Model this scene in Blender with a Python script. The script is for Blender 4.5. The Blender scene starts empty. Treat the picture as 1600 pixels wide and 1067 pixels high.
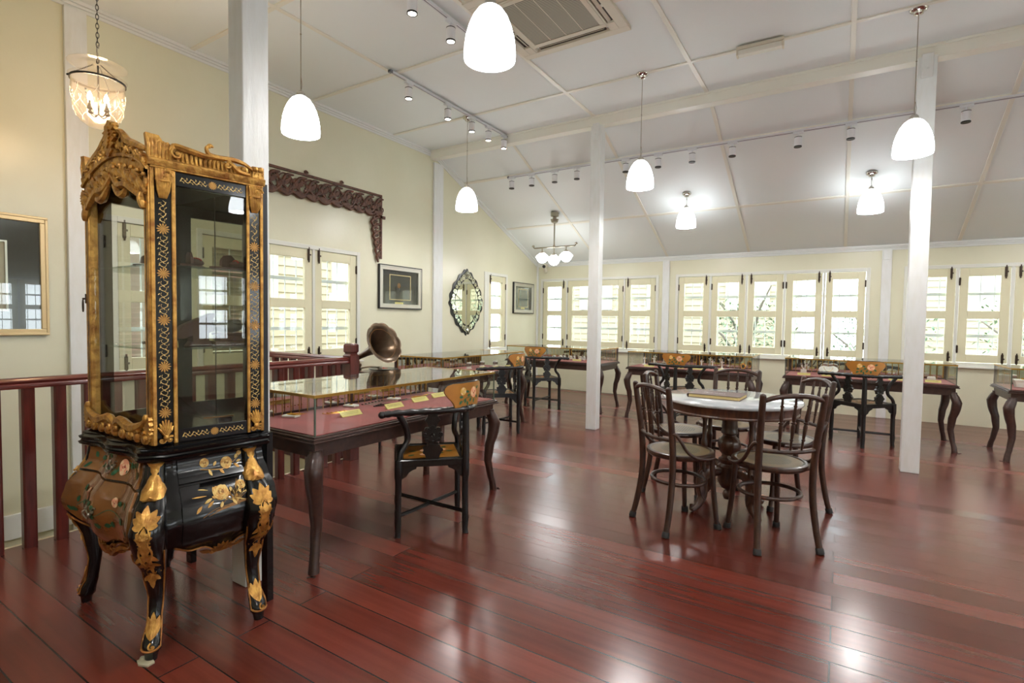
import bpy, bmesh, math, random
from mathutils import Vector as V, Matrix as M
from math import sin, cos, pi, radians as R
random.seed(7)
SC = bpy.context.scene
COL = SC.collection
# ---------------------------------------------------------------- camera
cam_d = bpy.data.cameras.new('camera'); cam = bpy.data.objects.new('camera', cam_d); COL.objects.link(cam)
yaw, pitch, roll, FPX = 5.63283266e-01, -3.92885463e-02, 1.37973536e-02, 815.93
f_ = V((-sin(yaw)*cos(pitch), cos(yaw)*cos(pitch), sin(pitch)))
r0 = V((cos(yaw), sin(yaw), 0)); u0 = r0.cross(f_)
r_ = r0*cos(roll) + u0*sin(roll); u_ = u0*cos(roll) - r0*sin(roll)
cam.matrix_world = M(((r_.x, u_.x, -f_.x, 0), (r_.y, u_.y, -f_.y, 0), (r_.z, u_.z, -f_.z, 1.25), (0, 0, 0, 1)))
cam_d.sensor_width = 36; cam_d.lens = FPX/1600*36; cam_d.clip_start = .05; cam_d.clip_end = 200
SC.camera = cam
# ---------------------------------------------------------------- world, exposure
W = bpy.data.worlds.new('sky'); SC.world = W; W.use_nodes = True
bg = W.node_tree.nodes['Background']; bg.inputs[0].default_value = (.86, .94, 1, 1); bg.inputs[1].default_value = 5.2
SC.view_settings.view_transform = 'Standard'; SC.view_settings.look = 'None'
SC.view_settings.exposure = 0.88; SC.view_settings.gamma = 1; SC.view_settings.use_curve_mapping = False
SC.cycles.transparent_max_bounces = 32; SC.cycles.max_bounces = 10; SC.cycles.diffuse_bounces = 5
SC.cycles.caustics_reflective = False; SC.cycles.caustics_refractive = False
SC.cycles.sample_clamp_indirect = 6
LAMP_W = 17.0; SHADE_E = 7.5

# ---------------------------------------------------------------- materials
def lin(c):
    return tuple(((x/255)/12.92 if x/255 <= .04045 else (((x/255)+.055)/1.055)**2.4) for x in c)
def mat(name, rgb, rough=.5, metal=0., coat=0., spec=.5, emis=None, es=0., noise=0., nscale=20., stretch=(1,1,1), rgb2=None, bump=0., bscale=None, lo=.35, hi=.65, det=4.):
    m = bpy.data.materials.new(name); m.use_nodes = True; nt = m.node_tree; b = nt.nodes['Principled BSDF']
    c = lin(rgb)+(1,)
    b.inputs['Base Color'].default_value = c; b.inputs['Roughness'].default_value = rough; b.inputs['Metallic'].default_value = metal
    b.inputs['Coat Weight'].default_value = coat; b.inputs['Coat Roughness'].default_value = .08; b.inputs['Specular IOR Level'].default_value = spec
    if emis: b.inputs['Emission Color'].default_value = lin(emis)+(1,); b.inputs['Emission Strength'].default_value = es
    if rgb2 or bump:
        tc = nt.nodes.new('ShaderNodeTexCoord'); mp = nt.nodes.new('ShaderNodeMapping'); mp.inputs['Scale'].default_value = stretch
        nt.links.new(tc.outputs['Object'], mp.inputs[0])
        nz = nt.nodes.new('ShaderNodeTexNoise'); nz.inputs['Scale'].default_value = nscale; nz.inputs['Detail'].default_value = det
        nt.links.new(mp.outputs[0], nz.inputs[0])
        if rgb2:
            cr = nt.nodes.new('ShaderNodeValToRGB'); cr.color_ramp.elements[0].position = lo; cr.color_ramp.elements[1].position = hi
            cr.color_ramp.elements[0].color = c; cr.color_ramp.elements[1].color = lin(rgb2)+(1,)
            nt.links.new(nz.outputs[0], cr.inputs[0]); nt.links.new(cr.outputs[0], b.inputs['Base Color'])
        if bump:
            n2 = nz
            if bscale:
                n2 = nt.nodes.new('ShaderNodeTexNoise'); n2.inputs['Scale'].default_value = bscale; nt.links.new(mp.outputs[0], n2.inputs[0])
            bp = nt.nodes.new('ShaderNodeBump'); bp.inputs['Strength'].default_value = bump; bp.inputs['Distance'].default_value = .01
            nt.links.new(n2.outputs[0], bp.inputs['Height']); nt.links.new(bp.outputs[0], b.inputs['Normal'])
    return m
MT = {}
MT['wall'] = mat('cream_wall_paint', (223,221,196), .33, rgb2=(218,215,188), nscale=1.5, bump=.05, bscale=30)
MT['white'] = mat('white_gloss_paint', (226,228,224), .35, bump=.12, bscale=25)
MT['postw'] = mat('white_painted_timber', (226,228,226), .4, stretch=(1,1,.25), bump=.18, nscale=25, rgb2=(219,220,214), lo=.4, hi=.8)
MT['ceil'] = mat('white_ceiling_board', (236,241,240), .6)
MT['batten'] = mat('ivory_batten_paint', (234,232,220), .35)
MT['sash'] = mat('cream_sash_paint', (222,217,184), .35)
MT['sashw'] = mat('white_frame_paint', (224,224,214), .35)
MT['grille'] = mat('pale_painted_grille', (222,230,228), .5)
MT['hinge'] = mat('dark_bronze_hardware', (58,44,32), .4, .6)
MT['rail'] = mat('mahogany_rail', (104,38,28), .28, coat=.5, stretch=(8,.6,8), nscale=9, rgb2=(84,27,20))
MT['newel'] = mat('mahogany_post', (98,35,27), .3, coat=.5, stretch=(6,6,.8), nscale=8, rgb2=(74,24,18))
MT['tablew'] = mat('dark_case_wood', (66,40,31), .4, coat=.2, stretch=(3,3,3), nscale=12, rgb2=(52,31,24))
MT['bent'] = mat('brown_bentwood', (70,43,29), .36, coat=.2, stretch=(3,3,1), nscale=14, rgb2=(46,27,18))
MT['pedw'] = mat('turned_walnut', (88,54,34), .35, coat=.4, stretch=(4,4,1), nscale=12, rgb2=(58,33,21))
MT['rubber'] = mat('black_rubber', (24,22,21), .6)
MT['lacq'] = mat('black_lacquer', (8,8,9), .24, coat=.4, spec=.35)
MT['ebony'] = mat('ebonised_wood', (12,11,10), .3, coat=.3, bump=.15, bscale=60)
MT['bboard'] = mat('black_painted_board', (20,23,29), .5)
MT['gold'] = mat('antique_gilding', (214,164,82), .34, .55, stretch=(1,1,1), nscale=28, rgb2=(150,98,42), bump=.35, bscale=70, lo=.38, hi=.7)
MT['goldd'] = mat('aged_bronze_gilding', (176,118,54), .36, .5, nscale=30, rgb2=(122,72,30), bump=.3, bscale=80, lo=.4, hi=.7)
MT['goldp'] = mat('gold_paint', (190,142,70), .5, .25)
MT['goldl'] = mat('pale_gold_paint', (214,182,110), .5, .2)
MT['goldk'] = mat('dark_gold_paint', (134,92,42), .5, .2)
MT['brass'] = mat('brass_trim', (190,150,72), .28, .85)
MT['drawer'] = mat('bronze_lacquer_panel', (168,112,54), .2, .3, coat=1., nscale=5, rgb2=(126,76,32), lo=.3, hi=.7)
MT['amber'] = mat('amber_lacquer', (182,124,46), .28, coat=.6, nscale=9, rgb2=(150,94,28), lo=.3, hi=.75)
MT['green'] = mat('painted_leaf_green', (38,92,58), .5)
MT['pink'] = mat('painted_rose_pink', (232,162,126), .5)
MT['pink2'] = mat('painted_rose_cream', (240,206,160), .5)
MT['redl'] = mat('painted_rose_red', (186,80,60), .5)
MT['yel'] = mat('painted_rose_yellow', (226,186,88), .5)
MT['velvet'] = mat('red_velvet', (158,48,47), .85, nscale=6, rgb2=(134,37,37), lo=.3, hi=.75)
MT['velvet'].node_tree.nodes['Principled BSDF'].inputs['Sheen Weight'].default_value = .3
MT['card'] = mat('yellow_label_card', (222,208,130), .7)
MT['ink'] = mat('label_ink', (90,80,50), .7)
MT['pad'] = mat('white_display_pad', (236,234,226), .6)
MT['silver'] = mat('silver_jewel', (200,196,190), .22, .9)
MT['darkm'] = mat('dark_metal_jewel', (52,42,40), .3, .6)
MT['jgold'] = mat('gold_jewel', (226,172,72), .22, .9)
MT['chrome'] = mat('chrome', (210,206,200), .12, 1.)
MT['nickel'] = mat('brushed_nickel', (170,164,148), .3, .9)
MT['cord'] = mat('grey_cord', (150,142,124), .5)
MT['track'] = mat('white_track', (222,224,228), .4)
MT['tslot'] = mat('track_slot_grey', (120,120,128), .5)
MT['spotw'] = mat('white_spot_body', (232,232,236), .35)
MT['black'] = mat('black_ring', (20,19,19), .4)
MT['acw'] = mat('air_con_plastic', (222,216,198), .45)
MT['acdark'] = mat('air_con_slot', (66,54,44), .6)
MT['marble'] = mat('white_marble', (176,182,186), .12, coat=.3, nscale=5, rgb2=(208,211,212), lo=.38, hi=.55, det=10)
MT['horn'] = mat('tarnished_horn_metal', (112,92,72), .3, .7, nscale=7, rgb2=(74,58,44), lo=.3, hi=.7)
MT['rec'] = mat('black_vinyl_record', (22,21,22), .25)
MT['carve'] = mat('carved_brown_wood', (112,72,52), .5, nscale=30, rgb2=(70,42,30), bump=.3, bscale=60)
MT['bookc'] = mat('brown_book_cloth', (104,84,78), .55)
MT['paper'] = mat('yellowed_paper', (220,200,142), .8, stretch=(1,1,120), nscale=8, rgb2=(196,172,112))
MT['letter'] = mat('silver_lettering', (214,206,200), .4)
MT['sheen'] = mat('silver_frame', (198,196,184), .3, .55)
MT['gframe'] = mat('pale_gold_frame', (206,182,136), .35, .4)
MT['blackf'] = mat('black_frame', (22,22,24), .3)
MT['mount'] = mat('charcoal_mount', (46,45,44), .12, coat=.6)
MT['linen'] = mat('pale_linen', (186,178,158), .8)
MT['brownit'] = mat('brown_suede', (82,56,44), .7)
MT['redbead'] = mat('red_beads', (160,52,36), .4)
MT['stone'] = mat('grey_pillow', (92,92,76), .7)
MT['gedge'] = mat('green_glass_edge', (84,100,84), .25, coat=.4)
MT['mirror'] = mat('mirror_silvering', (214,218,208), .02, 1.)
MT['mirrort'] = mat('tinted_mirror', (206,208,192), .02, 1.)
MT['dirt'] = mat('crumpled_paper', (176,168,140), .8)
MT['hou1'] = mat('pale_house_siding', (166,156,132), .8)
MT['hou2'] = mat('faded_red_wall', (168,112,106), .8)
MT['bark'] = mat('tree_bark', (120,112,104), .9)
MT['leafm'] = mat('tree_leaves', (96,122,96), .7, rgb2=(120,142,110), nscale=3)
MT['grass'] = mat('garden_ground', (104,108,92), .9)
MT['stair'] = mat('stairwell_paint', (214,204,176), .6)

def glassmat(name, tint=(1,1,1), f0=.045, haze=0., hz=(1,1,1), rough=.0):
    m = bpy.data.materials.new(name); m.use_nodes = True; nt = m.node_tree; nt.nodes.clear(); N = nt.nodes.new; L = nt.links.new
    out = N('ShaderNodeOutputMaterial'); mix = N('ShaderNodeMixShader'); tr = N('ShaderNodeBsdfTransparent'); gl = N('ShaderNodeBsdfGlossy')
    tr.inputs[0].default_value = tint+(1,); gl.inputs['Roughness'].default_value = rough
    g = N('ShaderNodeNewGeometry'); d = N('ShaderNodeVectorMath'); d.operation = 'DOT_PRODUCT'
    L(g.outputs['Normal'], d.inputs[0]); L(g.outputs['Incoming'], d.inputs[1])
    a = N('ShaderNodeMath'); a.operation = 'ABSOLUTE'; L(d.outputs['Value'], a.inputs[0])
    s = N('ShaderNodeMath'); s.operation = 'SUBTRACT'; s.inputs[0].default_value = 1; L(a.outputs[0], s.inputs[1])
    p = N('ShaderNodeMath'); p.operation = 'POWER'; p.inputs[1].default_value = 5; L(s.outputs[0], p.inputs[0])
    q = N('ShaderNodeMath'); q.operation = 'MULTIPLY_ADD'; q.inputs[1].default_value = 1-f0; q.inputs[2].default_value = f0; L(p.outputs[0], q.inputs[0])
    L(q.outputs[0], mix.inputs[0])
    if haze:
        df = N('ShaderNodeBsdfTranslucent'); df.inputs[0].default_value = hz+(1,); d2 = N('ShaderNodeBsdfDiffuse'); d2.inputs[0].default_value = hz+(1,)
        m0 = N('ShaderNodeMixShader'); m0.inputs[0].default_value = .5; L(df.outputs[0], m0.inputs[1]); L(d2.outputs[0], m0.inputs[2])
        m2 = N('ShaderNodeMixShader'); m2.inputs[0].default_value = haze; L(tr.outputs[0], m2.inputs[1]); L(m0.outputs[0], m2.inputs[2]); L(m2.outputs[0], mix.inputs[1])
    else: L(tr.outputs[0], mix.inputs[1])
    L(gl.outputs[0], mix.inputs[2]); L(mix.outputs[0], out.inputs[0]); return m
MT['glass'] = glassmat('clear_glass', (.97,.985,.97))
MT['pane'] = glassmat('window_glass', (.97,.99,.99))
MT['shelfg'] = glassmat('shelf_glass', (.86,.93,.9))
MT['bell'] = glassmat('frosted_bell_glass', (.98,.96,.94), .05, .022, (1,.93,.86), .1)
def emit_mat(name, rgb, s, base=(240,240,240), z0=None, z1=None, top=.3):
    m = mat(name, base, .35); nt = m.node_tree; b = nt.nodes['Principled BSDF']
    b.inputs['Emission Color'].default_value = lin(rgb)+(1,); b.inputs['Emission Strength'].default_value = s
    if z0 is not None:
        tc = nt.nodes.new('ShaderNodeTexCoord'); sp = nt.nodes.new('ShaderNodeSeparateXYZ'); mr = nt.nodes.new('ShaderNodeMapRange')
        nt.links.new(tc.outputs['Object'], sp.inputs[0]); nt.links.new(sp.outputs[2], mr.inputs[0])
        mr.inputs[1].default_value = z0; mr.inputs[2].default_value = z1; mr.inputs[3].default_value = s; mr.inputs[4].default_value = s*top
        nt.links.new(mr.outputs[0], b.inputs['Emission Strength'])
    return m
MT['shade'] = emit_mat('lit_opal_glass', (244,250,255), SHADE_E, z0=.17, z1=.27, top=.08)
MT['globe'] = emit_mat('lit_opal_globe', (252,252,250), 5.)
MT['bulb'] = emit_mat('warm_lit_bulb', (255,226,180), 60.)
MT['led'] = emit_mat('lit_spot_lens', (255,244,226), 12.)
MT['tube'] = emit_mat('emergency_diffuser', (240,238,230), .02, (222,220,208))

def wood_floor():
    m = bpy.data.materials.new('red_plank_floor'); m.use_nodes = True; nt = m.node_tree; N = nt.nodes.new; L = nt.links.new; b = nt.nodes['Principled BSDF']
    tc = N('ShaderNodeTexCoord'); br = N('ShaderNodeTexBrick'); L(tc.outputs['Object'], br.inputs[0])
    br.offset = .37; br.inputs['Scale'].default_value = 1; br.inputs['Mortar Size'].default_value = .003; br.inputs['Mortar Smooth'].default_value = .2
    br.inputs['Brick Width'].default_value = 5.3; br.inputs['Row Height'].default_value = .14
    br.inputs[1].default_value = (0,0,0,1); br.inputs[2].default_value = (1,1,1,1); br.inputs[3].default_value = (.5,.5,.5,1)
    cr = N('ShaderNodeValToRGB'); e = cr.color_ramp.elements
    e[0].color = lin((88,38,29))+(1,); e[1].color = lin((116,50,36))+(1,); x = e.new(.5); x.color = lin((101,43,32))+(1,)
    L(br.outputs['Color'], cr.inputs[0])
    mp = N('ShaderNodeMapping'); mp.inputs['Scale'].default_value = (.7, 14, 1); L(tc.outputs['Object'], mp.inputs[0])
    nz = N('ShaderNodeTexNoise'); nz.inputs['Scale'].default_value = 2.2; nz.inputs['Detail'].default_value = 7; L(mp.outputs[0], nz.inputs[0])
    mr = N('ShaderNodeMapRange'); mr.inputs[1].default_value = .3; mr.inputs[2].default_value = .7; mr.inputs[3].default_value = .82; mr.inputs[4].default_value = 1.12; L(nz.outputs[0], mr.inputs[0])
    mx = N('ShaderNodeVectorMath'); mx.operation = 'SCALE'; L(cr.outputs[0], mx.inputs[0]); L(mr.outputs[0], mx.inputs['Scale'])
    m3 = N('ShaderNodeMix'); m3.data_type = 'RGBA'; L(br.outputs['Fac'], m3.inputs[0]); L(mx.outputs[0], m3.inputs[6]); m3.inputs[7].default_value = (.012,.005,.004,1)
    L(m3.outputs[2], b.inputs['Base Color'])
    n2 = N('ShaderNodeTexNoise'); n2.inputs['Scale'].default_value = 1.2; n2.inputs['Detail'].default_value = 1; L(tc.outputs['Object'], n2.inputs[0])
    r2 = N('ShaderNodeMapRange'); r2.inputs[3].default_value = .24; r2.inputs[4].default_value = .32; L(n2.outputs[0], r2.inputs[0]); rr = N('ShaderNodeMapRange'); rr.inputs[3].default_value = .2; rr.inputs[4].default_value = .29; L(br.outputs['Color'], rr.inputs[0]); L(rr.outputs[0], b.inputs['Roughness'])
    mp3 = N('ShaderNodeMapping'); mp3.inputs['Scale'].default_value = (.8, 9, 1); L(tc.outputs['Object'], mp3.inputs[0])
    n3 = N('ShaderNodeTexNoise'); n3.inputs['Scale'].default_value = 3; L(mp3.outputs[0], n3.inputs[0])
    bp = N('ShaderNodeBump'); bp.inputs['Strength'].default_value = .035; bp.inputs['Distance'].default_value = .006; L(n3.outputs[0], bp.inputs['Height'])
    b2 = N('ShaderNodeBump'); b2.inputs['Strength'].default_value = .5; b2.inputs['Distance'].default_value = -.002; L(br.outputs['Fac'], b2.inputs['Height']); L(bp.outputs[0], b2.inputs['Normal'])
    L(b2.outputs[0], b.inputs['Normal']); b.inputs['Specular IOR Level'].default_value = .6
    return m
MT['floor'] = wood_floor()
def cane_mat():
    m = mat('perforated_cane_seat', (124,106,72), .5, coat=.08); nt = m.node_tree; N = nt.nodes.new; L = nt.links.new; b = nt.nodes['Principled BSDF']
    tc = N('ShaderNodeTexCoord'); sp = N('ShaderNodeSeparateXYZ'); L(tc.outputs['Object'], sp.inputs[0])
    def sn(o):
        a = N('ShaderNodeMath'); a.operation = 'MULTIPLY'; a.inputs[1].default_value = 2*pi/.017; L(o, a.inputs[0])
        s = N('ShaderNodeMath'); s.operation = 'SINE'; L(a.outputs[0], s.inputs[0]); return s
    s1, s2 = sn(sp.outputs[0]), sn(sp.outputs[1]); p = N('ShaderNodeMath'); p.operation = 'ADD'; L(s1.outputs[0], p.inputs[0]); L(s2.outputs[0], p.inputs[1])
    g = N('ShaderNodeMath'); g.operation = 'GREATER_THAN'; g.inputs[1].default_value = .35; L(p.outputs[0], g.inputs[0])
    ln = N('ShaderNodeVectorMath'); ln.operation = 'LENGTH'; fl = N('ShaderNodeCombineXYZ'); L(sp.outputs[0], fl.inputs[0]); L(sp.outputs[1], fl.inputs[1]); L(fl.outputs[0], ln.inputs[0])
    lt = N('ShaderNodeMath'); lt.operation = 'LESS_THAN'; lt.inputs[1].default_value = .115; L(ln.outputs['Value'], lt.inputs[0])
    mu = N('ShaderNodeMath'); mu.operation = 'MULTIPLY'; L(g.outputs[0], mu.inputs[0]); L(lt.outputs[0], mu.inputs[1])
    mx = N('ShaderNodeMix'); mx.data_type = 'RGBA'; L(mu.outputs[0], mx.inputs[0]); mx.inputs[6].default_value = lin((112,94,64))+(1,); mx.inputs[7].default_value = lin((28,20,14))+(1,)
    L(mx.outputs[2], b.inputs['Base Color']); return m
MT['cane'] = cane_mat()
def grille_mat():
    m = mat('air_con_intake_grille', (150,146,130), .5); nt = m.node_tree; N = nt.nodes.new; L = nt.links.new; b = nt.nodes['Principled BSDF']
    tc = N('ShaderNodeTexCoord'); sp = N('ShaderNodeSeparateXYZ'); L(tc.outputs['Object'], sp.inputs[0])
    a = N('ShaderNodeMath'); a.operation = 'MULTIPLY'; a.inputs[1].default_value = 2*pi/.017; L(sp.outputs[1], a.inputs[0])
    s = N('ShaderNodeMath'); s.operation = 'SINE'; L(a.outputs[0], s.inputs[0])
    mx = N('ShaderNodeMix'); mx.data_type = 'RGBA'; mr = N('ShaderNodeMapRange'); mr.inputs[1].default_value = -.6; mr.inputs[2].default_value = .6; L(s.outputs[0], mr.inputs[0]); L(mr.outputs[0], mx.inputs[0])
    mx.inputs[6].default_value = lin((112,108,92))+(1,); mx.inputs[7].default_value = lin((190,186,168))+(1,); L(mx.outputs[2], b.inputs['Base Color']); return m
MT['acgr'] = grille_mat()

# ---------------------------------------------------------------- mesh helpers
class MB:
    def __init__(s): s.v = []; s.f = []; s.m = []; s.mi = 0; s.T = None
    def av(s, p):
        p = V(p); s.v.append(s.T @ p if s.T else p); return len(s.v)-1
    def af(s, idx): s.f.append(tuple(idx)); s.m.append(s.mi)
    def box(s, x0, x1, y0, y1, z0, z1):
        i = [s.av((x, y, z)) for z in (z0, z1) for y in (y0, y1) for x in (x0, x1)]
        for q in ((0,2,3,1),(4,5,7,6),(0,1,5,4),(2,6,7,3),(0,4,6,2),(1,3,7,5)): s.af([i[k] for k in q])
        return s
    def cbox(s, c, sz): return s.box(c[0]-sz[0]/2, c[0]+sz[0]/2, c[1]-sz[1]/2, c[1]+sz[1]/2, c[2]-sz[2]/2, c[2]+sz[2]/2)
    def obox(s, F, u0, u1, v0, v1, w0, w1):   # box in a frame F(u,v,w)
        i = [s.av(F(u, v, w)) for w in (w0, w1) for v in (v0, v1) for u in (u0, u1)]
        for q in ((0,2,3,1),(4,5,7,6),(0,1,5,4),(2,6,7,3),(0,4,6,2),(1,3,7,5)): s.af([i[k] for k in q])
        return s
    def loft(s, rings, cap=True, closed=False):
        n = len(rings[0]); I = [[s.av(p) for p in r] for r in rings]; K = len(I)
        for a in range(K if closed else K-1):
            A, B = I[a], I[(a+1) % K]
            for k in range(n): s.af((A[k], A[(k+1) % n], B[(k+1) % n], B[k]))
        if cap and not closed: s.af(I[0][::-1]); s.af(I[-1])
        return s
    def tube(s, pts, rad, n=10, closed=False, sq=None, up=None, cap=True):
        pts = [V(p) for p in pts]; K = len(pts); rr = rad if isinstance(rad, (list, tuple)) else [rad]*K
        rings = []; pn = None
        for i, p in enumerate(pts):
            a = pts[(i-1) % K] if (closed or i > 0) else p; b = pts[(i+1) % K] if (closed or i < K-1) else p
            t = (b-a).normalized() if (b-a).length > 1e-9 else V((0,0,1))
            if pn is None:
                h = V(up) if up else (V((0,0,1)) if abs(t.z) < .9 else V((1,0,0)))
                pn = (h - t*h.dot(t)).normalized()
            else: pn = (pn - t*pn.dot(t)).normalized()
            bn = t.cross(pn); r = rr[i]; ra, rb = (r if isinstance(r, tuple) else (r, r))
            if sq: ring = [p+pn*(ra*x)+bn*(rb*y) for x, y in sq]
            else: ring = [p+pn*(ra*cos(2*pi*k/n))+bn*(rb*sin(2*pi*k/n)) for k in range(n)]
            rings.append(ring)
        return s.loft(rings, cap, closed)
    def lathe(s, prof, n=24, c=(0,0,0), ax='z', wob=None, cap=True):
        c = V(c); rings = []
        for r, h in prof:
            ring = []
            for k in range(n):
                a = 2*pi*k/n; q = r*(wob(a, r, h) if wob else 1)
                x, y = q*cos(a), q*sin(a)
                ring.append(c+(V((x,y,h)) if ax == 'z' else V((h,x,y)) if ax == 'x' else V((x,h,y))))
            rings.append(ring)
        return s.loft(rings, cap)
    def ell(s, c, r, n=10, m=6, rot=None):
        c = V(c); r = r if isinstance(r, (tuple, list)) else (r,r,r); rings = []
        for j in range(1, m):
            t = pi*j/m; ring = []
            for k in range(n):
                p = V((r[0]*sin(t)*cos(2*pi*k/n), r[1]*sin(t)*sin(2*pi*k/n), -r[2]*cos(t)))
                ring.append(c+(rot @ p if rot else p))
            rings.append(ring)
        return s.loft(rings)
    def poly(s, F, pts, w0, w1=None):          # polygon in frame, optionally extruded
        if w1 is None: s.af([s.av(F(u, v, w0)) for u, v in pts]); return s
        a = [s.av(F(u, v, w0)) for u, v in pts]; b = [s.av(F(u, v, w1)) for u, v in pts]; n = len(pts)
        s.af(a[::-1]); s.af(b)
        for k in range(n): s.af((a[k], a[(k+1) % n], b[(k+1) % n], b[k]))
        return s
    def build(s, name, m, parent=None, loc=None, smooth=True, bevel=0., ang=40, kind=None):
        me = bpy.data.meshes.new(name); me.from_pydata([tuple(p) for p in s.v], [], s.f); me.update()
        ms = m if isinstance(m, (list, tuple)) else [m]
        for q in ms: me.materials.append(MT[q] if isinstance(q, str) else q)
        bm = bmesh.new(); bm.from_mesh(me); bmesh.ops.recalc_face_normals(bm, faces=bm.faces); bm.to_mesh(me); bm.free()
        if len(ms) > 1: me.polygons.foreach_set('material_index', s.m)
        if smooth:
            me.polygons.foreach_set('use_smooth', [True]*len(me.polygons)); me.set_sharp_from_angle(angle=R(ang))
        o = bpy.data.objects.new(name, me); COL.objects.link(o)
        if bevel:
            b = o.modifiers.new('bevel', 'BEVEL'); b.width = bevel; b.segments = 2; b.limit_method = 'ANGLE'; b.angle_limit = R(40)
        if parent: o.parent = parent
        if loc: o.location = loc
        if kind: o['kind'] = kind
        return o
def frame(O, U, Vv, N=None):
    O, U, Vv = V(O), V(U).normalized(), V(Vv).normalized(); N = V(N).normalized() if N else U.cross(Vv)
    return lambda u, v, w=0.: O+U*u+Vv*v+N*w
def tag(o, label, cat, group=None):
    o['label'] = label; o['category'] = cat
    if group: o['group'] = group
    return o
def thing(name, label, cat, loc=(0,0,0), rz=0., group=None):
    o = bpy.data.objects.new(name, None); COL.objects.link(o); o.location = loc; o.rotation_euler = (0,0,rz); o.empty_display_size = .1
    return tag(o, label, cat, group)
def struct(name):
    o = bpy.data.objects.new(name, None); COL.objects.link(o); o['kind'] = 'structure'; return o
def kids(o): return [c for c in bpy.data.objects if c.parent == o]
def dup(root, loc, rz, label, group=None):
    def cp(o, par):
        c = o.copy(); COL.objects.link(c)
        if par: c.parent = par
        for ch in kids(o): cp(ch, c)
        return c
    r = cp(root, None); r.location = loc; r.rotation_euler = (0,0,rz); r['label'] = label
    if group: r['group'] = group
    return r
def bez(pts, n=8):                                # smooth path through points (Catmull-Rom)
    P = [V(p) for p in pts]; out = []
    for i in range(len(P)-1):
        a = P[max(i-1, 0)]; b = P[i]; c = P[i+1]; d = P[min(i+2, len(P)-1)]
        for k in range(n):
            t = k/n; out.append(.5*((2*b)+(c-a)*t+(2*a-5*b+4*c-d)*t*t+(3*b-a-3*c+d)*t**3))
    out.append(P[-1]); return out
def interp(tab, x):
    if x <= tab[0][0]: return tab[0][1]
    for (a, b), (c, d) in zip(tab, tab[1:]):
        if x <= c:
            t = (x-a)/(c-a); t = t*t*(3-2*t); return b+(d-b)*t
    return tab[-1][1]
# ornament helpers, all in a frame F(u,v,w)
def scroll(mb, F, cu, cv, r, a0, turns, rad, w=0., sgn=1, n=16, depth=1.):
    pts = []; rr = []
    for k in range(n+1):
        t = k/n; a = a0+sgn*turns*2*pi*t; q = r*(1-t)**.8+r*.12
        pts.append(F(cu+q*cos(a), cv+q*sin(a), w)); rr.append(rad*(1-.45*t))
    mb.tube(pts, rr, 6); mb.ell(F(cu, cv, w), rad*1.5, 6, 4)
def curl(mb, F, pts, rad, w=0., n=5, seg=6):
    p3 = bez([V((a, b, 0)) for a, b in pts], n); K = len(p3)
    mb.tube([F(p.x, p.y, w) for p in p3], [rad*(.45+1.1*sin(pi*min(1, (i+1)/K)*.9)) for i in range(K)], seg)
def leafd(mb, F, u0, v0, u1, v1, wd, w, th=0., notch=0):
    du, dv = u1-u0, v1-v0; nu, nv = -dv, du; L = math.hypot(du, dv) or 1; nu /= L; nv /= L; pts = []; K = 13 if notch else 7
    def half(s):
        for k in range(K+1):
            t = k/K if s > 0 else 1-k/K; h = wd*sin(pi*min(1,t*.96+.02))**.8*(1+(.3*((k % 2)*2-1) if notch else 0))
            yield (u0+du*t+s*nu*h, v0+dv*t+s*nv*h)
    pts = list(half(1))+list(half(-1))
    mb.poly(F, pts, w, None if not th else w+th)
def rosed(mb, F, cu, cv, r, w, m1, m2, m3, K=7):
    a0 = random.random()*6
    for ring, (q, n, ms) in enumerate(((1., 7, (m1, m2)), (.8, 6, (m2, m1)), (.58, 5, (m1, m2)), (.38, 4, (m3, m2)), (.2, 3, (m1, m3)))):
        for k in range(n):
            mb.mi = ms[k % 2]; a = a0+2*pi*k/n+ring*.6; d = r*q*.56; pr = r*q*(.46 if ring < 4 else .5); ca, sa = cos(a), sin(a)
            pts = []
            for j in range(10):
                t = j*2*pi/10; x = pr*cos(t)*(.85-.12*(cos(t) > .8)); y = pr*1.12*sin(t); pts.append((cu+ca*(d+x)-sa*y, cv+sa*(d+x)+ca*y))
            mb.poly(F, pts, w+ring*.0010+.00012*k)
def palmette(mb, F, u, v, r, dr, n, spread, w, th=.005, wd=.2):
    for k in range(n):
        t = 0 if n == 1 else -1+2*k/(n-1); a = dr+spread*t; q = r*(1-.35*abs(t)); leafd(mb, F, u, v, u+q*cos(a), v+q*sin(a), r*wd, w+.0006*(n-abs(2*k-n+1)), th)
        mb.tube([F(u, v, w+th+.001), F(u+q*.8*cos(a), v+q*.8*sin(a), w+th+.002)], [.0016,.0005], 5)
def daisy(mb, F, cu, cv, r, w, mi=0, K=12):
    mb.mi = mi
    for k in range(K):
        a = 2*pi*k/K; c, s = cos(a), sin(a)
        pts = [(cu+c*x*r-s*y*r, cv+s*x*r+c*y*r) for x, y in ((.16,-.05),(.75,-.13),(1,0),(.75,.13),(.16,.05))]
        mb.poly(F, pts, w)
    mb.poly(F, [(cu+.16*r*cos(2*pi*k/8), cv+.16*r*sin(2*pi*k/8)) for k in range(8)], w+.0005)
def ribbon(mb, F, pts, wd, w):
    p = bez([V((a, b, 0)) for a, b in pts], 5); K = len(p); q0 = None
    for i, c in enumerate(p):
        t = (p[min(i+1, K-1)]-p[max(i-1, 0)]); n = V((-t.y, t.x, 0)).normalized()*wd
        a, b = mb.av(F(c.x+n.x, c.y+n.y, w)), mb.av(F(c.x-n.x, c.y-n.y, w))
        if q0: mb.af((q0[0], a, b, q0[1]))
        q0 = (a, b)
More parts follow.
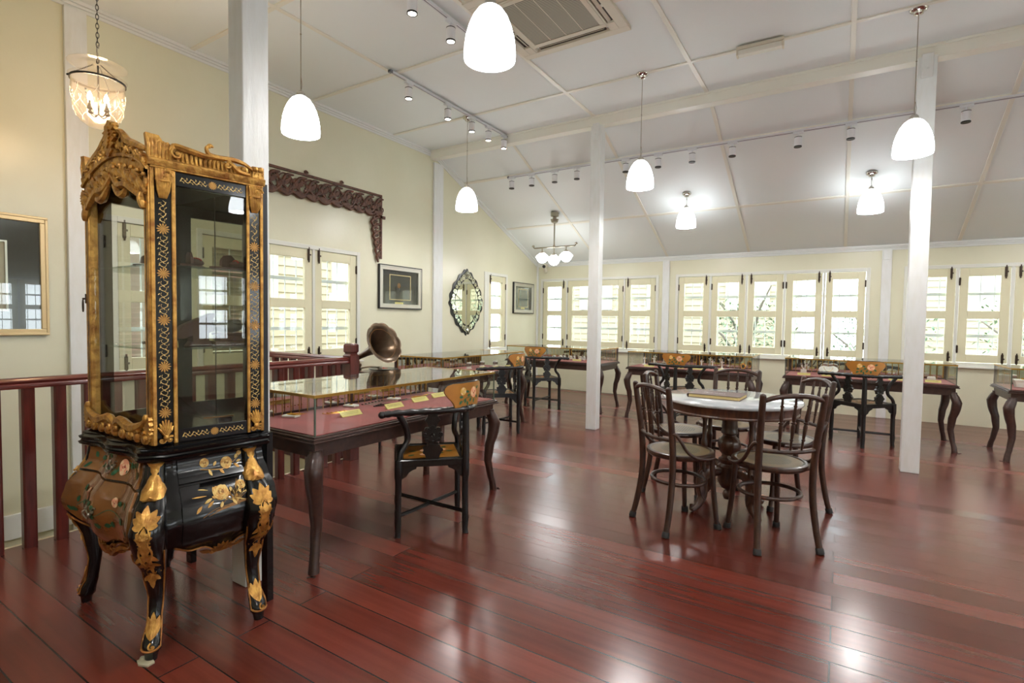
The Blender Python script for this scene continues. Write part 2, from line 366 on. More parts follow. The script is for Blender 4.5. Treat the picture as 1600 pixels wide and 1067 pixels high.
def vine(mb, F, u0, v0, u1, v1, amp, w, mi, waves):
    mb.mi = mi; du, dv = u1-u0, v1-v0; L = math.hypot(du, dv); nu, nv = -dv/L, du/L; K = waves*6
    pts = [(u0+du*k/K+nu*amp*sin(2*pi*waves*k/K), v0+dv*k/K+nv*amp*sin(2*pi*waves*k/K)) for k in range(K+1)]
    ribbon(mb, F, pts, .0008, w)
    for k in range(waves*2):
        t = (k+.5)/(waves*2); s = 1 if k % 2 == 0 else -1; cu, cv = u0+du*t-nu*amp*.1*s, v0+dv*t-nv*amp*.1*s; a0 = math.atan2(nv, nu)+(0 if s > 0 else pi)
        ribbon(mb, F, [(cu+amp*(.9-.06*q)*cos(a0+s*.55*q), cv+amp*(.9-.06*q)*sin(a0+s*.55*q)) for q in range(8)], .0007, w+.0001)
        for q in (0, 3, 6): an = a0+s*.55*q; leafd(mb, F, cu+amp*cos(an)*.8, cv+amp*sin(an)*.8, cu+(amp+.004)*cos(an+.4), cv+(amp+.004)*sin(an+.4), .0018, w+.0002)

# ================================================================ THE ROOM
XL, YB, XR, YF = -4.93, 8.68, 5.0, -2.6
ZC = 3.6; SL = .4211
def zc(y): return ZC if y < 5.7 else ZC-SL*(y-5.7)
# floor with the stairwell opening along the left wall
fb = MB(); fb.box(-3.72, XR, YF, YB, -.12, 0); fb.box(XL, -3.72, 3.19, YB, -.12, 0)
fb.build('floor', 'floor', smooth=False, kind='structure')
sb = MB(); sb.box(XL, -3.72, YF, 3.19, -2.75, -2.65); sb.build('floor_stairwell', 'stair', smooth=False, kind='structure')
sb = MB(); sb.box(-3.76, -3.725, YF, 3.19, -2.65, -.005); sb.box(XL, -3.76, 3.19, 3.23, -2.65, -.125); sb.build('wall_stairwell', 'stair', smooth=False, kind='structure')
# ceiling: flat over the room, sloping down to the window wall
cb = MB()
cb.box(XL-.12, XR+.12, YF-.12, 5.7, ZC, ZC+.08)
FY = lambda x: frame((x, 0, 0), (0,1,0), (0,0,1), (1,0,0))
F0 = FY(XL-.12)
cb.poly(F0, [(5.7, ZC), (YB+.12, zc(YB+.12)), (YB+.12, zc(YB+.12)+.08), (5.7, ZC+.08)], 0, XR-XL+.24)
cb.build('ceiling', 'ceil', smooth=False, kind='structure')

WIN = []   # (name, wall, holes)
holesL = [(-2.3, .1), (1.86, 4.30), (6.98, 7.57)]
holesB = [(-4.80, -2.65), (-2.28, .26), (.72, 3.30)]
Z0, Z1 = .80, 2.0
def wall_poly(name, F, lo, hi, holes, zb, top, w0, w1, m='wall', breaks=()):
    mb = MB(); cur = lo
    def seg(a, b, za, zt=None):
        cuts = [a]+[q for q in breaks if a < q < b]+[b]
        for p, q in zip(cuts, cuts[1:]):
            mb.poly(F, [(p, za), (q, za), (q, top(q) if zt is None else zt), (p, top(p) if zt is None else zt)], w0, w1)
    for a, b in holes:
        seg(cur, a, zb); seg(a, b, zb, Z0); seg(a, b, Z1); cur = b
    seg(cur, hi, zb)
    return mb.build(name, m, smooth=False, kind='structure')
FLW = frame((XL, 0, 0), (0,1,0), (0,0,1), (1,0,0))       # u=Y v=Z w=into room
FBW = frame((0, YB, 0), (1,0,0), (0,0,1), (0,-1,0))      # u=X v=Z w=into room
wall_poly('wall_left', FLW, YF, YB, holesL, -2.65, zc, -.12, 0, breaks=(5.7,))
wall_poly('wall_back', FBW, XL-.12, XR+.12, holesB, -.12, lambda u: zc(YB), -.12, 0)
FRW = frame((XR, 0, 0), (0,1,0), (0,0,1), (-1,0,0))
wall_poly('wall_right', FRW, YF, YB, [(-1.6, .8), (2.0, 4.4), (6.0, 8.0)], -.12, zc, -.12, 0, breaks=(5.7,))
FFW = frame((0, YF, 0), (1,0,0), (0,0,1), (0,1,0))
wall_poly('wall_front', FFW, XL-.12, XR+.12, [], -2.65, lambda u: ZC, -.12, 0)

def window(name, F, edges, sides, grille=True, louvre=False, full=True):
    root = struct(name); a, b = edges[0], edges[-1]
    fr = MB()
    t = .045
    fr.obox(F, a-t, a, Z0-t, Z1+t, -.02, .018); fr.obox(F, b, b+t, Z0-t, Z1+t, -.02, .018)
    fr.obox(F, a, b, Z1, Z1+t, -.02, .018); fr.obox(F, a, b, Z0-t, Z0, -.02, .018)
    for e in edges[1:-1]: fr.obox(F, e-.016, e+.016, Z0, Z1, -.02, .012)
    fr.build('frame', 'sashw', root, smooth=False, bevel=.003)
    sl = MB(); sl.obox(F, a-.08, b+.08, Z0-t-.022, Z0-t, -.02, .05); sl.build('sill', 'sashw', root, smooth=False, bevel=.004)
    for i in range(len(edges)-1):
        p, q = edges[i]+(.02 if i else .006), edges[i+1]-(.02 if i < len(edges)-2 else .006)
        sd = sides[i]; st = .088
        lf = MB(); zb, zt = Z0+.006, Z1-.006
        lf.obox(F, p, p+st, zb, zt, -.035, .004); lf.obox(F, q-st, q, zb, zt, -.035, .004)
        for za, zz in ((zb, .905), (1.36, 1.455), (1.895, zt)): lf.obox(F, p+st, q-st, za, zz, -.035, .004)
        s = lf.build('sash', 'sash', root, smooth=False, bevel=.004)
        if full:
            g = MB()
            for za, zz in ((.905, 1.36), (1.455, 1.895)): g.obox(F, p+st, q-st, za, zz, -.018, -.014)
            g.build('pane', 'pane', s, smooth=False)
            hb, hh = (q-.045, p) if sd == 'L' else (p+.045, q)
            for zz, ln in ((Z1-.062, .125), (Z0+.062, .11)):
                k = MB(); k.obox(F, hb-.012, hb+.012, zz-ln/2, zz+ln/2, .004, .016); k.obox(F, hb-.006, hb+.006, zz-ln/2-.02, zz+ln/2+.02, .008, .02)
                k.obox(F, hb-.012, hb+.02, zz-.008, zz+.008, .016, .026); k.build('bolt', 'hinge', s, smooth=False, bevel=.002)
            for zz in (Z1-.17, Z0+.17):
                k = MB(); k.obox(F, hh-.011, hh+.011, zz-.045, zz+.045, .0, .012); k.tube([F(hh, zz-.05, .012), F(hh, zz+.05, .012)], .007, 8); k.build('hinge', 'hinge', s)
    if grille:
        g = MB(); g.obox(F, a, b, 1.655, 1.69, -.1, -.085); g.obox(F, a, b, 1.12, 1.155, -.1, -.085)
        u = a+.07
        while u < b: g.tube([F(u, Z0, -.092), F(u, Z1, -.092)], .006, 6); u += .135
        g.build('grille', 'grille', root)
    if louvre:
        for i in range(len(edges)-1):
            p, q = edges[i]+.02, edges[i+1]-.02; l = MB()
            l.obox(F, p, p+.05, Z0, Z1, -.17, -.14); l.obox(F, q-.05, q, Z0, Z1, -.17, -.14)
            z = Z0+.03
            while z < Z1-.02:
                x = [F(p+.05, z, -.19), F(q-.05, z, -.19), F(q-.05, z+.035, -.13), F(p+.05, z+.035, -.13)]
                I = [l.av(k) for k in x]+[l.av(k+V((0,0,.008))) for k in x]
                for fq in ((0,1,2,3),(4,5,6,7),(0,1,5,4),(2,3,7,6)): l.af([I[k] for k in fq])
                z += .045
            l.build('louvre_shutter', 'hou1', root, smooth=False)
    return root
def spl(a, b, n): return [a+(b-a)*k/n for k in range(n+1)]
window('window_1', FLW, [1.86, 2.47, 3.08, 3.70, 4.30], 'RLLR')
window('window_2', FLW, [7.05, 7.57], 'R')
o = MB(); o.obox(FLW, 6.93, 7.0, .755, 2.045, -.02, .02); o.build('trim_1', 'sashw', smooth=False, bevel=.003, kind='structure')
window('window_3', FBW, [-4.80, -4.30, -3.74, -3.20, -2.65], 'LLRR')
window('window_4', FBW, [-2.28, -1.78, -1.255, -.735, -.235, .26], 'LLRLR')
window('window_5', FBW, [.72, 1.225, 1.745, 2.27, 2.79, 3.30], 'LLRLR')
window('window_6', FLW, spl(-2.3, .1, 4), 'LRLR', louvre=True)
window('window_7', FRW, spl(-1.6, .8, 4), 'LRLR', full=False)
window('window_8', FRW, spl(2.0, 4.4, 4), 'LRLR', full=False)
window('window_9', FRW, spl(6.0, 8.0, 4), 'LRLR', full=False)

TR = [1]
def trim(mb, m='white', bevel=.004, smooth=False):
    TR[0] += 1; return mb.build('trim_%d' % TR[0], m, smooth=smooth, bevel=bevel, kind='structure')
# free-standing posts (with the beam lap at the head)
for x0, x1, y0, y1, zt in ((-2.505, -2.378, 5.60, 5.72, 3.49), (.462, .592, 5.555, 5.68, 3.49), (-2.405, -2.291, 1.352, 1.478, 3.6), (3.44, 3.57, 5.555, 5.68, 3.49)):
    b = MB(); b.box(x0, x1, y0, y1, 0, zt)
    if zt < 3.6:
        xm = (x0+x1)/2; b.box(xm-.04, xm+.04, y0-.014, y0, zt-.02-.16, zt+.02); b.tube([(xm, y0-.014, zt-.1), (xm, y0-.024, zt-.1)], .012, 8)
    trim(b, 'postw', .005)
b = MB(); b.box(XL, XR, 5.60, 5.72, 3.485, 3.60); b.box(XL, XR, 5.585, 5.60, 3.575, 3.60); trim(b, 'batten', .006)
# ceiling battens
for x in (-3.70, -2.47, -1.235, 0., 1.22, 2.45, 3.68):
    b = MB(); b.box(x-.019, x+.019, YF, 5.6, ZC-.012, ZC); trim(b, 'batten', .002)
    b = MB(); b.poly(FY(x-.019), [(5.72, zc(5.72)-.012), (YB, zc(YB)-.012), (YB, zc(YB)), (5.72, zc(5.72))], 0, .038); trim(b, 'batten', .002)
for y in (-1.25, -.02, 1.21, 2.44, 3.68, 4.88): b = MB(); b.box(XL, XR, y-.019, y+.019, ZC-.013, ZC); trim(b, 'batten', .002)
for y in (6.36, 7.55):
    b = MB(); F = FY(XL); b.poly(F, [(y-.019, zc(y-.019)-.013), (y+.019, zc(y+.019)-.013), (y+.019, zc(y+.019)), (y-.019, zc(y-.019))], 0, XR-XL); trim(b, 'batten', .002)
# cornices
def stepped(F, u0, u1, flip=1):
    b = MB(); b.obox(F, u0, u1, -.028, 0, 0, .03); b.obox(F, u0, u1, -.05, -.028, 0, .018); b.obox(F, u0, u1, -.075, -.05, 0, .01); return b
trim(stepped(frame((XL, 0, ZC), (0,1,0), (0,0,1), (1,0,0)), YF, 5.6))
trim(stepped(frame((XL, 5.72, zc(5.72)), (0,1,-SL), (0,SL,1), (1,0,0)), 0, (YB-5.72)*math.sqrt(1+SL*SL)), 'white', 0)
trim(stepped(frame((0, YB, zc(YB)), (1,0,0), (0,0,1), (0,-1,0)), XL, XR))
trim(stepped(frame((XR, 0, ZC), (0,1,0), (0,0,1), (-1,0,0)), YF, 5.6))
# wall posts
for F, a, b_, z0, z1, w in ((FLW, 1.54, 1.678, -2.6, 3.525, .035), (FLW, 5.665, 5.865, 0, 3.46, .03), (FBW, XL, XL+.035, 0, 2.27, .03), (FBW, -2.535, -2.425, .0, 2.27, .04), (FBW, .425, .535, 0, 2.27, .04), (FBW, 3.42, 3.53, 0, 2.27, .04)):
    b = MB(); b.obox(F, a, b_, z0, z1, 0, w)
    if F is FBW and a > -4: b.obox(F, a+.012, b_-.012, z1-.13, z1-.01, w, w+.008)
    trim(b, 'postw', .004)
b = MB(); b.obox(FLW, YF, 3.19, -.345, -.168, 0, .02); b.build('baseboard_left', 'white', smooth=False, bevel=.004, kind='structure')

# ---------------------------------------------------------------- outside, seen through the panes
b = MB(); b.box(-40, 40, -30, 45, -2.9, -2.8); b.build('ground', 'grass', smooth=False, kind='structure')
def house(name, label, loc, w, h, m, F, rows, cols):
    t = thing(name, label, 'house', loc)
    b = MB(); b.obox(F, 0, w, -2.8, h, -3, 0)
    z = -2.6
    while z < h: b.obox(F, 0, w, z, z+.02, 0, .02); z += .16
    b.build('siding', m, t, smooth=False)
    for r in range(rows):
        for c in range(cols):
            u = w*(c+.5)/cols; zz = -.6+r*2.2
            k = MB(); k.obox(F, u-.5, u+.5, zz, zz+1.3, .0, .05); wn = k.build('window', 'linen', t, smooth=False)
    k = MB(); k.poly(F, [(-.4, h), (w+.4, h), (w/2, h+1.6)], -3.2, .3); k.build('roof', 'hou2', t, smooth=False)
    return t
house('neighbouring_house', 'pale clapboard house seen beyond the four-leaf corner window', (-7, 14, 0), 6, 4.2, 'hou1', frame((0,0,0), (1,0,0), (0,0,1), (0,-1,0)), 2, 3)
house('neighbouring_house', 'cream clapboard house outside the window beside the framed picture', (-8.6, 4.1, 0), 6.5, 4.0, 'hou1', frame((0,0,0), (0,1,0), (0,0,1), (1,0,0)), 2, 3)
house('neighbouring_house', 'faded red walled house outside the stairwell window', (-9.4, -3.5, 0), 6.6, 3.4, 'hou2', frame((0,0,0), (0,1,0), (0,0,1), (1,0,0)), 2, 3)
house('neighbouring_house', 'cream house with louvred front seen beyond the right-hand windows', (1.6, 16, 0), 7, 4.2, 'hou1', frame((0,0,0), (1,0,0), (0,0,1), (0,-1,0)), 2, 3)
def tree(loc, h, label, seed):
    rnd = random.Random(seed); t = thing('garden_tree', label, 'tree', loc)
    b = MB(); b.tube([(0,0,0), (.05,.02,h*.3), (-.04,.03,h*.6), (0,0,h*.85)], [.11,.09,.06,.02], 8)
    for k in range(6):
        a = k*1.05; b.tube([(0,0,h*(.4+.06*k)), (cos(a)*.5, sin(a)*.5, h*(.55+.06*k)), (cos(a)*.9, sin(a)*.9, h*(.62+.06*k))], [.04,.025,.01], 6)
    b.build('trunk', 'bark', t)
    b = MB()
    for k in range(2200):
        a = rnd.random()*2*pi; q = .95*rnd.random()**.5; z = h*(.62+.36*(rnd.random()-.3)); c = V((q*cos(a), q*sin(a), z))
        d = V((rnd.uniform(-1,1), rnd.uniform(-1,1), rnd.uniform(-.6,.3))).normalized(); e = d.cross(V((0,0,1))).normalized()*.022; L = .10
        I = [b.av(c), b.av(c+d*L*.5+e), b.av(c+d*L), b.av(c+d*L*.5-e)]; b.af(I)
    b.build('foliage', 'leafm', t, smooth=False)
tree((-1.6, 11.6, -2.8), 5.2, 'leafy tree outside the five-leaf middle window', 1)
tree((.6, 12.6, -2.8), 5.0, 'smaller leafy tree outside, right part of the middle window', 2)
tree((2.9, 11.8, -2.8), 5.2, 'leafy tree outside the rightmost windows', 3)

# ================================================================ LAMPS
def pendant(x, y, zc_, label, lit=True, group='white bell pendant lamps'):
    t = thing('pendant_lamp', label, 'lamp', (x, y, 2.53), group=group)
    H = zc_-2.53
    b = MB(); prof = [(.125,0),(.1275,.02),(.126,.06),(.119,.11),(.105,.16),(.086,.205),(.062,.24),(.038,.258),(.022,.262)]
    inn = [(.018,.258),(.034,.252),(.058,.235),(.081,.202),(.1,.158),(.114,.11),(.121,.06),(.1215,.02),(.12,.002)]
    b.lathe(prof+inn+[(.125,0)], 40, cap=False); b.build('lamp_shade', 'shade', t, ang=60)
    b = MB(); b.lathe([(.026,.258),(.03,.266),(.028,.282),(.016,.296),(.006,.302),(.004,.31)], 20); b.build('cap', 'chrome', t)
    b = MB(); b.tube([(0,0,.3),(0,0,H-.02)], .0028, 6); b.tube([(.006,0,.305),(.012,0,.34),(.003,0,.39)], .0018, 5); b.ell((0,0,H*.5+.15), (.006,.006,.006), 8, 5); b.build('cord', 'cord', t)
    b = MB(); b.lathe([(.012,H-.05),(.03,H-.042),(.036,H-.028),(.052,H-.02),(.06,H-.008),(.06,H)], 24)
    if y > 5.7: b.T = None
    b.build('ceiling_rose', 'chrome', t)
    b = MB(); b.ell((0,0,.1), (.028,.028,.04), 12, 8); b.tube([(0,0,.13),(0,0,.25)], .014, 8); b.build('bulb', 'shade', t)
    ld = bpy.data.lights.new('pendant_light', 'POINT'); ld.energy = LAMP_W; ld.shadow_soft_size = .05; ld.color = (1,.965,.92)
    lo = bpy.data.objects.new('pendant_light', ld); COL.objects.link(lo); lo.parent = t; lo.location = (0,0,.035)
    return t
for x, y, lb in ((-1.51, 2.15, 'largest white bell pendant, at the top edge beside the ceiling air conditioner'), (-3.237, 2.33, 'white bell pendant against the cream wall, right of the post behind the gilded cabinet'),
                 (-3.745, 4.90, 'white bell pendant hanging before the wall post, under the end of the short track'), (-1.672, 4.89, 'white bell pendant just right of the middle white post, over the round table'),
                 (.402, 4.93, 'white bell pendant hanging against the right-hand white post')):
    pendant(x, y, ZC, lb)
for x, y, lb in ((-1.81, 7.18, 'small far white bell pendant close under the sloping ceiling, left of two'), (.226, 7.19, 'small far white bell pendant close under the sloping ceiling, left of the right-hand post')):
    pendant(x, y, zc(y)+.004, lb)
for x, y in ((2.45, 4.93), (.55, 2.2), (2.6, 2.2), (-1.51, -.4), (.55, -.4), (2.3, 7.19)):  # unseen pendants added for fill light, some of them behind the camera
    pendant(x, y, ZC if y < 5.7 else zc(y)+.004, 'unseen white bell pendant added for fill light, beyond the edge of the picture')

# triple lamp
t = thing('triple_pendant_lamp', 'nickel bar lamp with three small white schoolhouse globes near the far corner', 'lamp', (-3.835, 7.265, 2.1))
HZ = zc(7.265)-2.1
b = MB(); b.tube([(0,0,.31),(0,0,HZ-.1)], .011, 12); b.build('rod', 'nickel', t)
b = MB(); b.lathe([(.012,HZ-.17),(.05,HZ-.15),(.062,HZ-.11),(.066,HZ-.105),(.03,HZ-.1),(.03,HZ-.07),(.062,HZ-.06),(.062,HZ)], 24); b.build('ceiling_rose', 'nickel', t)
b = MB(); b.tube([(-.37,0,.325),(-.35,0,.31),(.35,0,.31),(.37,0,.325)], .011, 12); b.ell((0,0,.32), (.02,.02,.03))
for s in (-1, 1): b.lathe([(.012,-.0),(.028,.012),(.012,.03)], 12, c=(s*.375,0,.33))
b.build('crossbar', 'nickel', t)
for x, z in ((-.21,.13), (0,.085), (.21,.13)):
    b = MB(); b.lathe([(.012,-.06),(.045,-.05),(.072,-.025),(.086,.005),(.104,.03),(.1,.045),(.075,.07),(.05,.088),(.042,.1)], 32, c=(x,0,z)); g = b.build('globe', 'globe', t)
    b = MB(); b.lathe([(.046,.092),(.05,.104),(.03,.118),(.01,.13),(.008,.31-z)], 16, c=(x,0,z)); b.build('globe_holder', 'nickel', t)
    ld = bpy.data.lights.new('globe_light', 'POINT'); ld.energy = 3; ld.shadow_soft_size = .09; lo = bpy.data.objects.new('globe_light', ld); COL.objects.link(lo); lo.parent = t; lo.location = (x,0,z-.16)

# bell jar lantern
t = thing('bell_jar_lantern', 'etched glass bell jar lantern with black band hanging on a chain above the gilded cabinet', 'lantern', (-3.96, 1.41, 2.41)); t.scale = (.76,.76,.76)
b = MB(); pr = [(.02,0),(.07,.012),(.115,.045),(.148,.09),(.168,.15),(.176,.22),(.18,.29),(.178,.35),(.182,.385),(.196,.405)]
b.lathe(pr+[(.19,.402),(.176,.383),(.173,.35),(.175,.29),(.171,.22),(.163,.15),(.143,.092),(.11,.05),(.066,.018),(.02,.006)], 40); jar = b.build('bell_jar', 'bell', t, ang=70)
b = MB()
for k in range(8):
    a = 2*pi*k/8
    def P(th, z): r = interp([(0,.02),(.012,.07),(.045,.115),(.09,.148),(.15,.168),(.22,.176),(.29,.18),(.35,.178)], z)+.001; return V((r*cos(th), r*sin(th), z))
    b.tube([P(a+.45*sin(pi*q/14-pi/2), .08+.22*q/14) for q in range(15)], .0016, 5); b.tube([P(a-.45*sin(pi*q/14-pi/2), .08+.22*q/14) for q in range(15)], .0016, 5)
    b.ell(P(a, .25), (.008,.008,.012), 6, 4); b.ell(P(a, .225), (.005,.005,.007), 6, 4)
b.build('etching', 'pad', jar)
b = MB(); b.lathe([(.181,.37),(.187,.37),(.187,.386),(.181,.386),(.181,.37)], 40, cap=False)
for a in (.3, 2.4, 4.5): b.ell((.192*cos(a), .192*sin(a), .378), .009, 8, 5)
b.build('metal_band', 'black', t)
b = MB(); b.lathe([(.015,.548),(.045,.544),(.075,.53),(.13,.512),(.175,.505),(.196,.512),(.2,.506),(.178,.498),(.13,.504),(.07,.52),(.02,.538)], 40); b.build('smoke_lid', 'bell', t, ang=70)
b = MB()
def chain(b, p0, p1, ll, r, w):
    p0, p1 = V(p0), V(p1); n = max(2, int((p1-p0).length/(ll*.72))); d = (p1-p0).normalized(); e = d.cross(V((.3,1,.1))).normalized(); g = d.cross(e)
    for k in range(n):
        c = p0+(p1-p0)*((k+.5)/n); q = e if k % 2 else g
        b.tube([c+d*(ll/2*sin(2*pi*j/10))+q*(w*cos(2*pi*j/10)) for j in range(10)], r, 5, closed=True)
for a in (.3, 2.4, 4.5): chain(b, (.186*cos(a), .186*sin(a), .385), (.03*cos(a), .03*sin(a), .51), .016, .0014, .005)
chain(b, (0,0,.66), (0,0,1.55), .05, .0026, .010)
b.tube([(.022*cos(2*pi*j/16), 0, .55+.022*sin(2*pi*j/16)) for j in range(16)], .005, 6, closed=True)
b.build('chain', 'black', t)
b = MB(); b.tube(bez([(0,0,.57),(.004,0,.6),(-.012,0,.63),(.004,0,.67),(.02,0,.66),(.018,0,.64)]), .0028, 6); b.tube(bez([(-.004,0,.57),(-.022,0,.62),(-.02,0,.7),(-.004,0,.76)]), .002, 5); b.build('hook', 'nickel', t)
b = MB(); b.tube([(0,0,.51),(0,0,.12)], .007, 8)
for k in range(4):
    a = k*pi/2+.4; b.tube(bez([(0,0,.12),(.04*cos(a),.04*sin(a),.1),(.075*cos(a),.075*sin(a),.13)]), .005, 6); b.lathe([(.012,0),(.02,.008),(.02,.014),(.01,.05),(.01,.075)], 10, c=(.075*cos(a), .075*sin(a), .13))
b.build('candle_holder', 'black', t)
for k in range(4):
    a = k*pi/2+.4; b = MB(); b.lathe([(.006,.2),(.016,.215),(.019,.23),(.012,.255),(.003,.275)], 12, c=(.075*cos(a), .075*sin(a), 0)); b.build('bulb', 'bulb', t)
b = MB(); b.lathe([(.04,1.53),(.045,1.565)], 20); b.build('ceiling_rose', 'black', t)
ld = bpy.data.lights.new('lantern_light', 'POINT'); ld.energy = 9; ld.color = (1,.68,.38); ld.shadow_soft_size = .08
lo = bpy.data.objects.new('lantern_light', ld); COL.objects.link(lo); lo.parent = t; lo.location = (0,0,.24)

# tracks and spots
def track(F, u0, u1, label):
    O = F(u0, 0, 0); t = thing('lighting_track', label, 'light track', O); G = lambda u, v, w=0: F(u, v, w)-O
    b = MB(); b.obox(G, u0, u1, -.017, .017, 0, .02); o = b.build('rail', 'track', t, smooth=False, bevel=.002)
    b = MB(); b.obox(G, u0+.01, u1-.01, -.004, .004, .02, .0206); b.obox(G, u0, u0+.03, -.018, .018, 0, .024); b.obox(G, u1-.03, u1, -.018, .018, 0, .024); b.build('slot', 'tslot', t, smooth=False)
    return t
FA = frame((-3.66, 0, ZC-.014), (0,1,0), (1,0,0), (0,0,-1)); FB = frame((-2.64, 0, ZC-.014), (0,1,0), (1,0,0), (0,0,-1))
n_ = V((0,-SL,-1)).normalized(); FC = frame(V((0, 6.36, zc(6.36)))+n_*.014, (1,0,0), (0,1,-SL), n_)
track(FA, 3.58, 5.62, 'white ceiling light track pointing at the far corner, with five lit spots')
track(FB, .9, 3.62, 'white ceiling light track passing behind the largest pendant')
track(FC, -4.12, 4.6, 'long white light track across the sloping ceiling')
def spot(F, u, label, group, tilt=(0,0,-1), lit=True):
    O = F(u, 0, .02); t = thing('track_spotlight', label, 'spotlight', O, group=group)
    b = MB(); b.box(-.05, .05, -.017, .017, -.02, 0) if F is FC else b.box(-.017, .017, -.05, .05, -.02, 0); b.tube([(0,0,-.02),(0,0,-.055)], .008, 8); b.build('adapter', 'track', t, smooth=False)
    b = MB(); b.lathe([(.036,-.055),(.036,-.15)], 24); b.build('body', 'spotw', t)
    b = MB(); b.lathe([(.0365,-.061),(.0365,-.055),(.03,-.054)], 24); b.build('cap_ring', 'black', t)
    b = MB(); b.lathe([(.0375,-.16),(.0375,-.149),(.03,-.1489),(.03,-.16),(.0375,-.16)], 24, cap=False); b.build('trim_ring', 'black', t)
    b = MB(); b.lathe([(.001,-.1575),(.03,-.1575),(.03,-.155)], 20); b.build('lens', 'led' if lit else 'acdark', t)
    return t
gA = 'white cylinder spots on the short track'; gC = 'white cylinder spots on the long sloping-ceiling track'
for u, lb in ((3.84,'white track spot at the near end of the short track'), (4.44,'second white track spot on the short track, from its near end'), (4.87,'middle white track spot of the short track, beside a pendant cable'), (5.2,'second last white track spot, towards the beam end of the short track'), (5.54,'last white track spot at the beam end of the short track')): spot(FA, u, lb, gA)
for u, lb in ((2.8,'white track spot at the very top edge of the picture, left of the pair'), (3.23,'white track spot left of the largest pendant')): spot(FB, u, lb, 'white spots beside the largest pendant')
Cn = ['first white spot on the long track, nearest the left wall','second white spot on the long track from the left wall','third white spot on the long track from the left wall','white spot on the long track, last one left of the middle post','white spot on the long track, just right of the middle post','white spot on the long track right of the pendant over the round table','white spot on the long track above the left far pendant','white spot on the long track midway between the two far pendants','white spot on the long track, second left of the right-hand pendant','white spot on the long track left of the right-hand pendant','white spot on the long track right of the right-hand post']
for u, lb in zip((-4.05,-3.72,-3.36,-3.03,-2.36,-1.95,-1.55,-1.11,-.46,.01,.9), Cn): spot(FC, u, lb, gC, lit=False)

# air conditioner
t = thing('air_conditioner', 'cream four-way ceiling cassette air conditioner with square intake grille', 'air conditioner', (-1.97, 3.595, ZC))
b = MB(); q = .478
for s in ((-q,q,-q,-.405),(-q,q,.405,q),(-q,-.405,-.405,.405),(.405,q,-.405,.405),(-.33,.33,-.33,-.29),(-.33,.33,.29,.33),(-.33,-.29,-.29,.29),(.29,.33,-.29,.29)):
    b.box(s[0], s[1], s[2], s[3], -.03, 0)
for a in (-1, 1):
    b.box(min(a*.33, a*.345), max(a*.33, a*.345), -.405, .405, -.026, 0); b.box(-.345, .345, min(a*.33, a*.345), max(a*.33, a*.345), -.026, 0)
    for c in (-1, 1): b.box(min(a*.345, a*.405), max(a*.345, a*.405), min(c*.3, c*.405), max(c*.3, c*.405), -.03, 0)
b.build('housing', 'acw', t, smooth=False, bevel=.003)
b = MB(); b.box(-.29,.29,-.29,.29,-.024,-.01)
b.build('intake_grille', 'acgr', t, smooth=False)
b = MB()
for x in (-.145, 0, .145): b.box(x-.003, x+.003, -.29, .29, -.026, -.022)
b.build('grille_rib', 'acw', t, smooth=False)
for k in range(4):
    rt = M.Rotation(k*pi/2, 4, 'Z'); b = MB(); b.T = rt; b.box(-.3, .3, .347, .403, -.012, -.002); v = b.build('air_outlet', 'acdark', t, smooth=False)
    b = MB(); b.T = rt @ M.Translation((0,.378,-.012)) @ M.Rotation(.6, 4, 'X'); b.box(-.29, .29, -.024, .024, -.002, .002); b.build('louvre_flap', 'acw', v, smooth=False)
# emergency light
t = thing('emergency_light', 'white rectangular emergency light fitting on a ceiling batten', 'light fitting', (-.655, 4.84, ZC-.013), rz=.03)
b = MB(); b.box(-.18,.18,-.035,.035,-.03,0); b.box(-.18,-.165,-.035,.035,-.075,-.03); b.box(.165,.18,-.035,.035,-.075,-.03); b.build('housing', 'acw', t, smooth=False, bevel=.004)
b = MB(); b.box(-.165,.165,-.032,.032,-.072,-.03); b.build('diffuser', 'tube', t, smooth=False, bevel=.006)
# cctv
t = thing('security_camera', 'small white security camera with dark lens high in the far corner', 'camera', (-4.73, YB-.001, 2.2))
b = MB(); b.tube(bez([(0,0,-.0),(0,-.05,-.03),(.02,-.1,.0),(.03,-.13,.05)]), .026, 12); b.build('bracket', 'acw', t)
b = MB(); b.tube([(.02,-.06,.085),(.05,-.2,.06)], .04, 16); h = b.build('housing', 'acw', t)
b = MB(); b.tube([(.05,-.2,.06),(.0515,-.207,.0588)], .03, 16); b.build('lens', 'black', t)

# ================================================================ STAIR RAILING
t = thing('stair_railing', 'dark red mahogany railing with square balusters around the stairwell', 'railing', (-3.665, 3.14, 0))
prof = [(-.032,-.03),(.032,-.03),(.036,-.012),(.03,-.004),(.034,.008),(.022,.022),(0,.027),(-.022,.022),(-.034,.008),(-.03,-.004),(-.036,-.012)]
def handrail(p0, p1, name):
    p0, p1 = V(p0), V(p1); d = (p1-p0).normalized(); s = d.cross(V((0,0,1)))
    b = MB(); b.loft([[p+s*x+V((0,0,1))*z for x, z in prof] for p in (p0, p1)]); return b.build(name, 'rail', t, ang=50)
handrail((0,-5.6,.888), (0,-.045,.888), 'handrail'); handrail((-.045,0,.888), (-1.262,0,.888), 'handrail')
y = -.16
while y > -5.6:
    b = MB(); b.tube([(0,y,0),(0,y,.86)], 1, sq=[(.028,.02),(.02,.028),(-.02,.028),(-.028,.02),(-.028,-.02),(-.02,-.028),(.02,-.028),(.028,-.02)]); b.build('baluster', 'newel', t, smooth=False); y -= .1345
x = -.16
while x > -1.22:
    b = MB(); b.tube([(x,0,0),(x,0,.86)], 1, sq=[(.028,.02),(.02,.028),(-.02,.028),(-.028,.02),(-.028,-.02),(-.02,-.028),(.02,-.028),(.028,-.02)]); b.build('baluster', 'newel', t, smooth=False); x -= .135
b = MB(); sq = [(1,1),(-1,1),(-1,-1),(1,-1)]
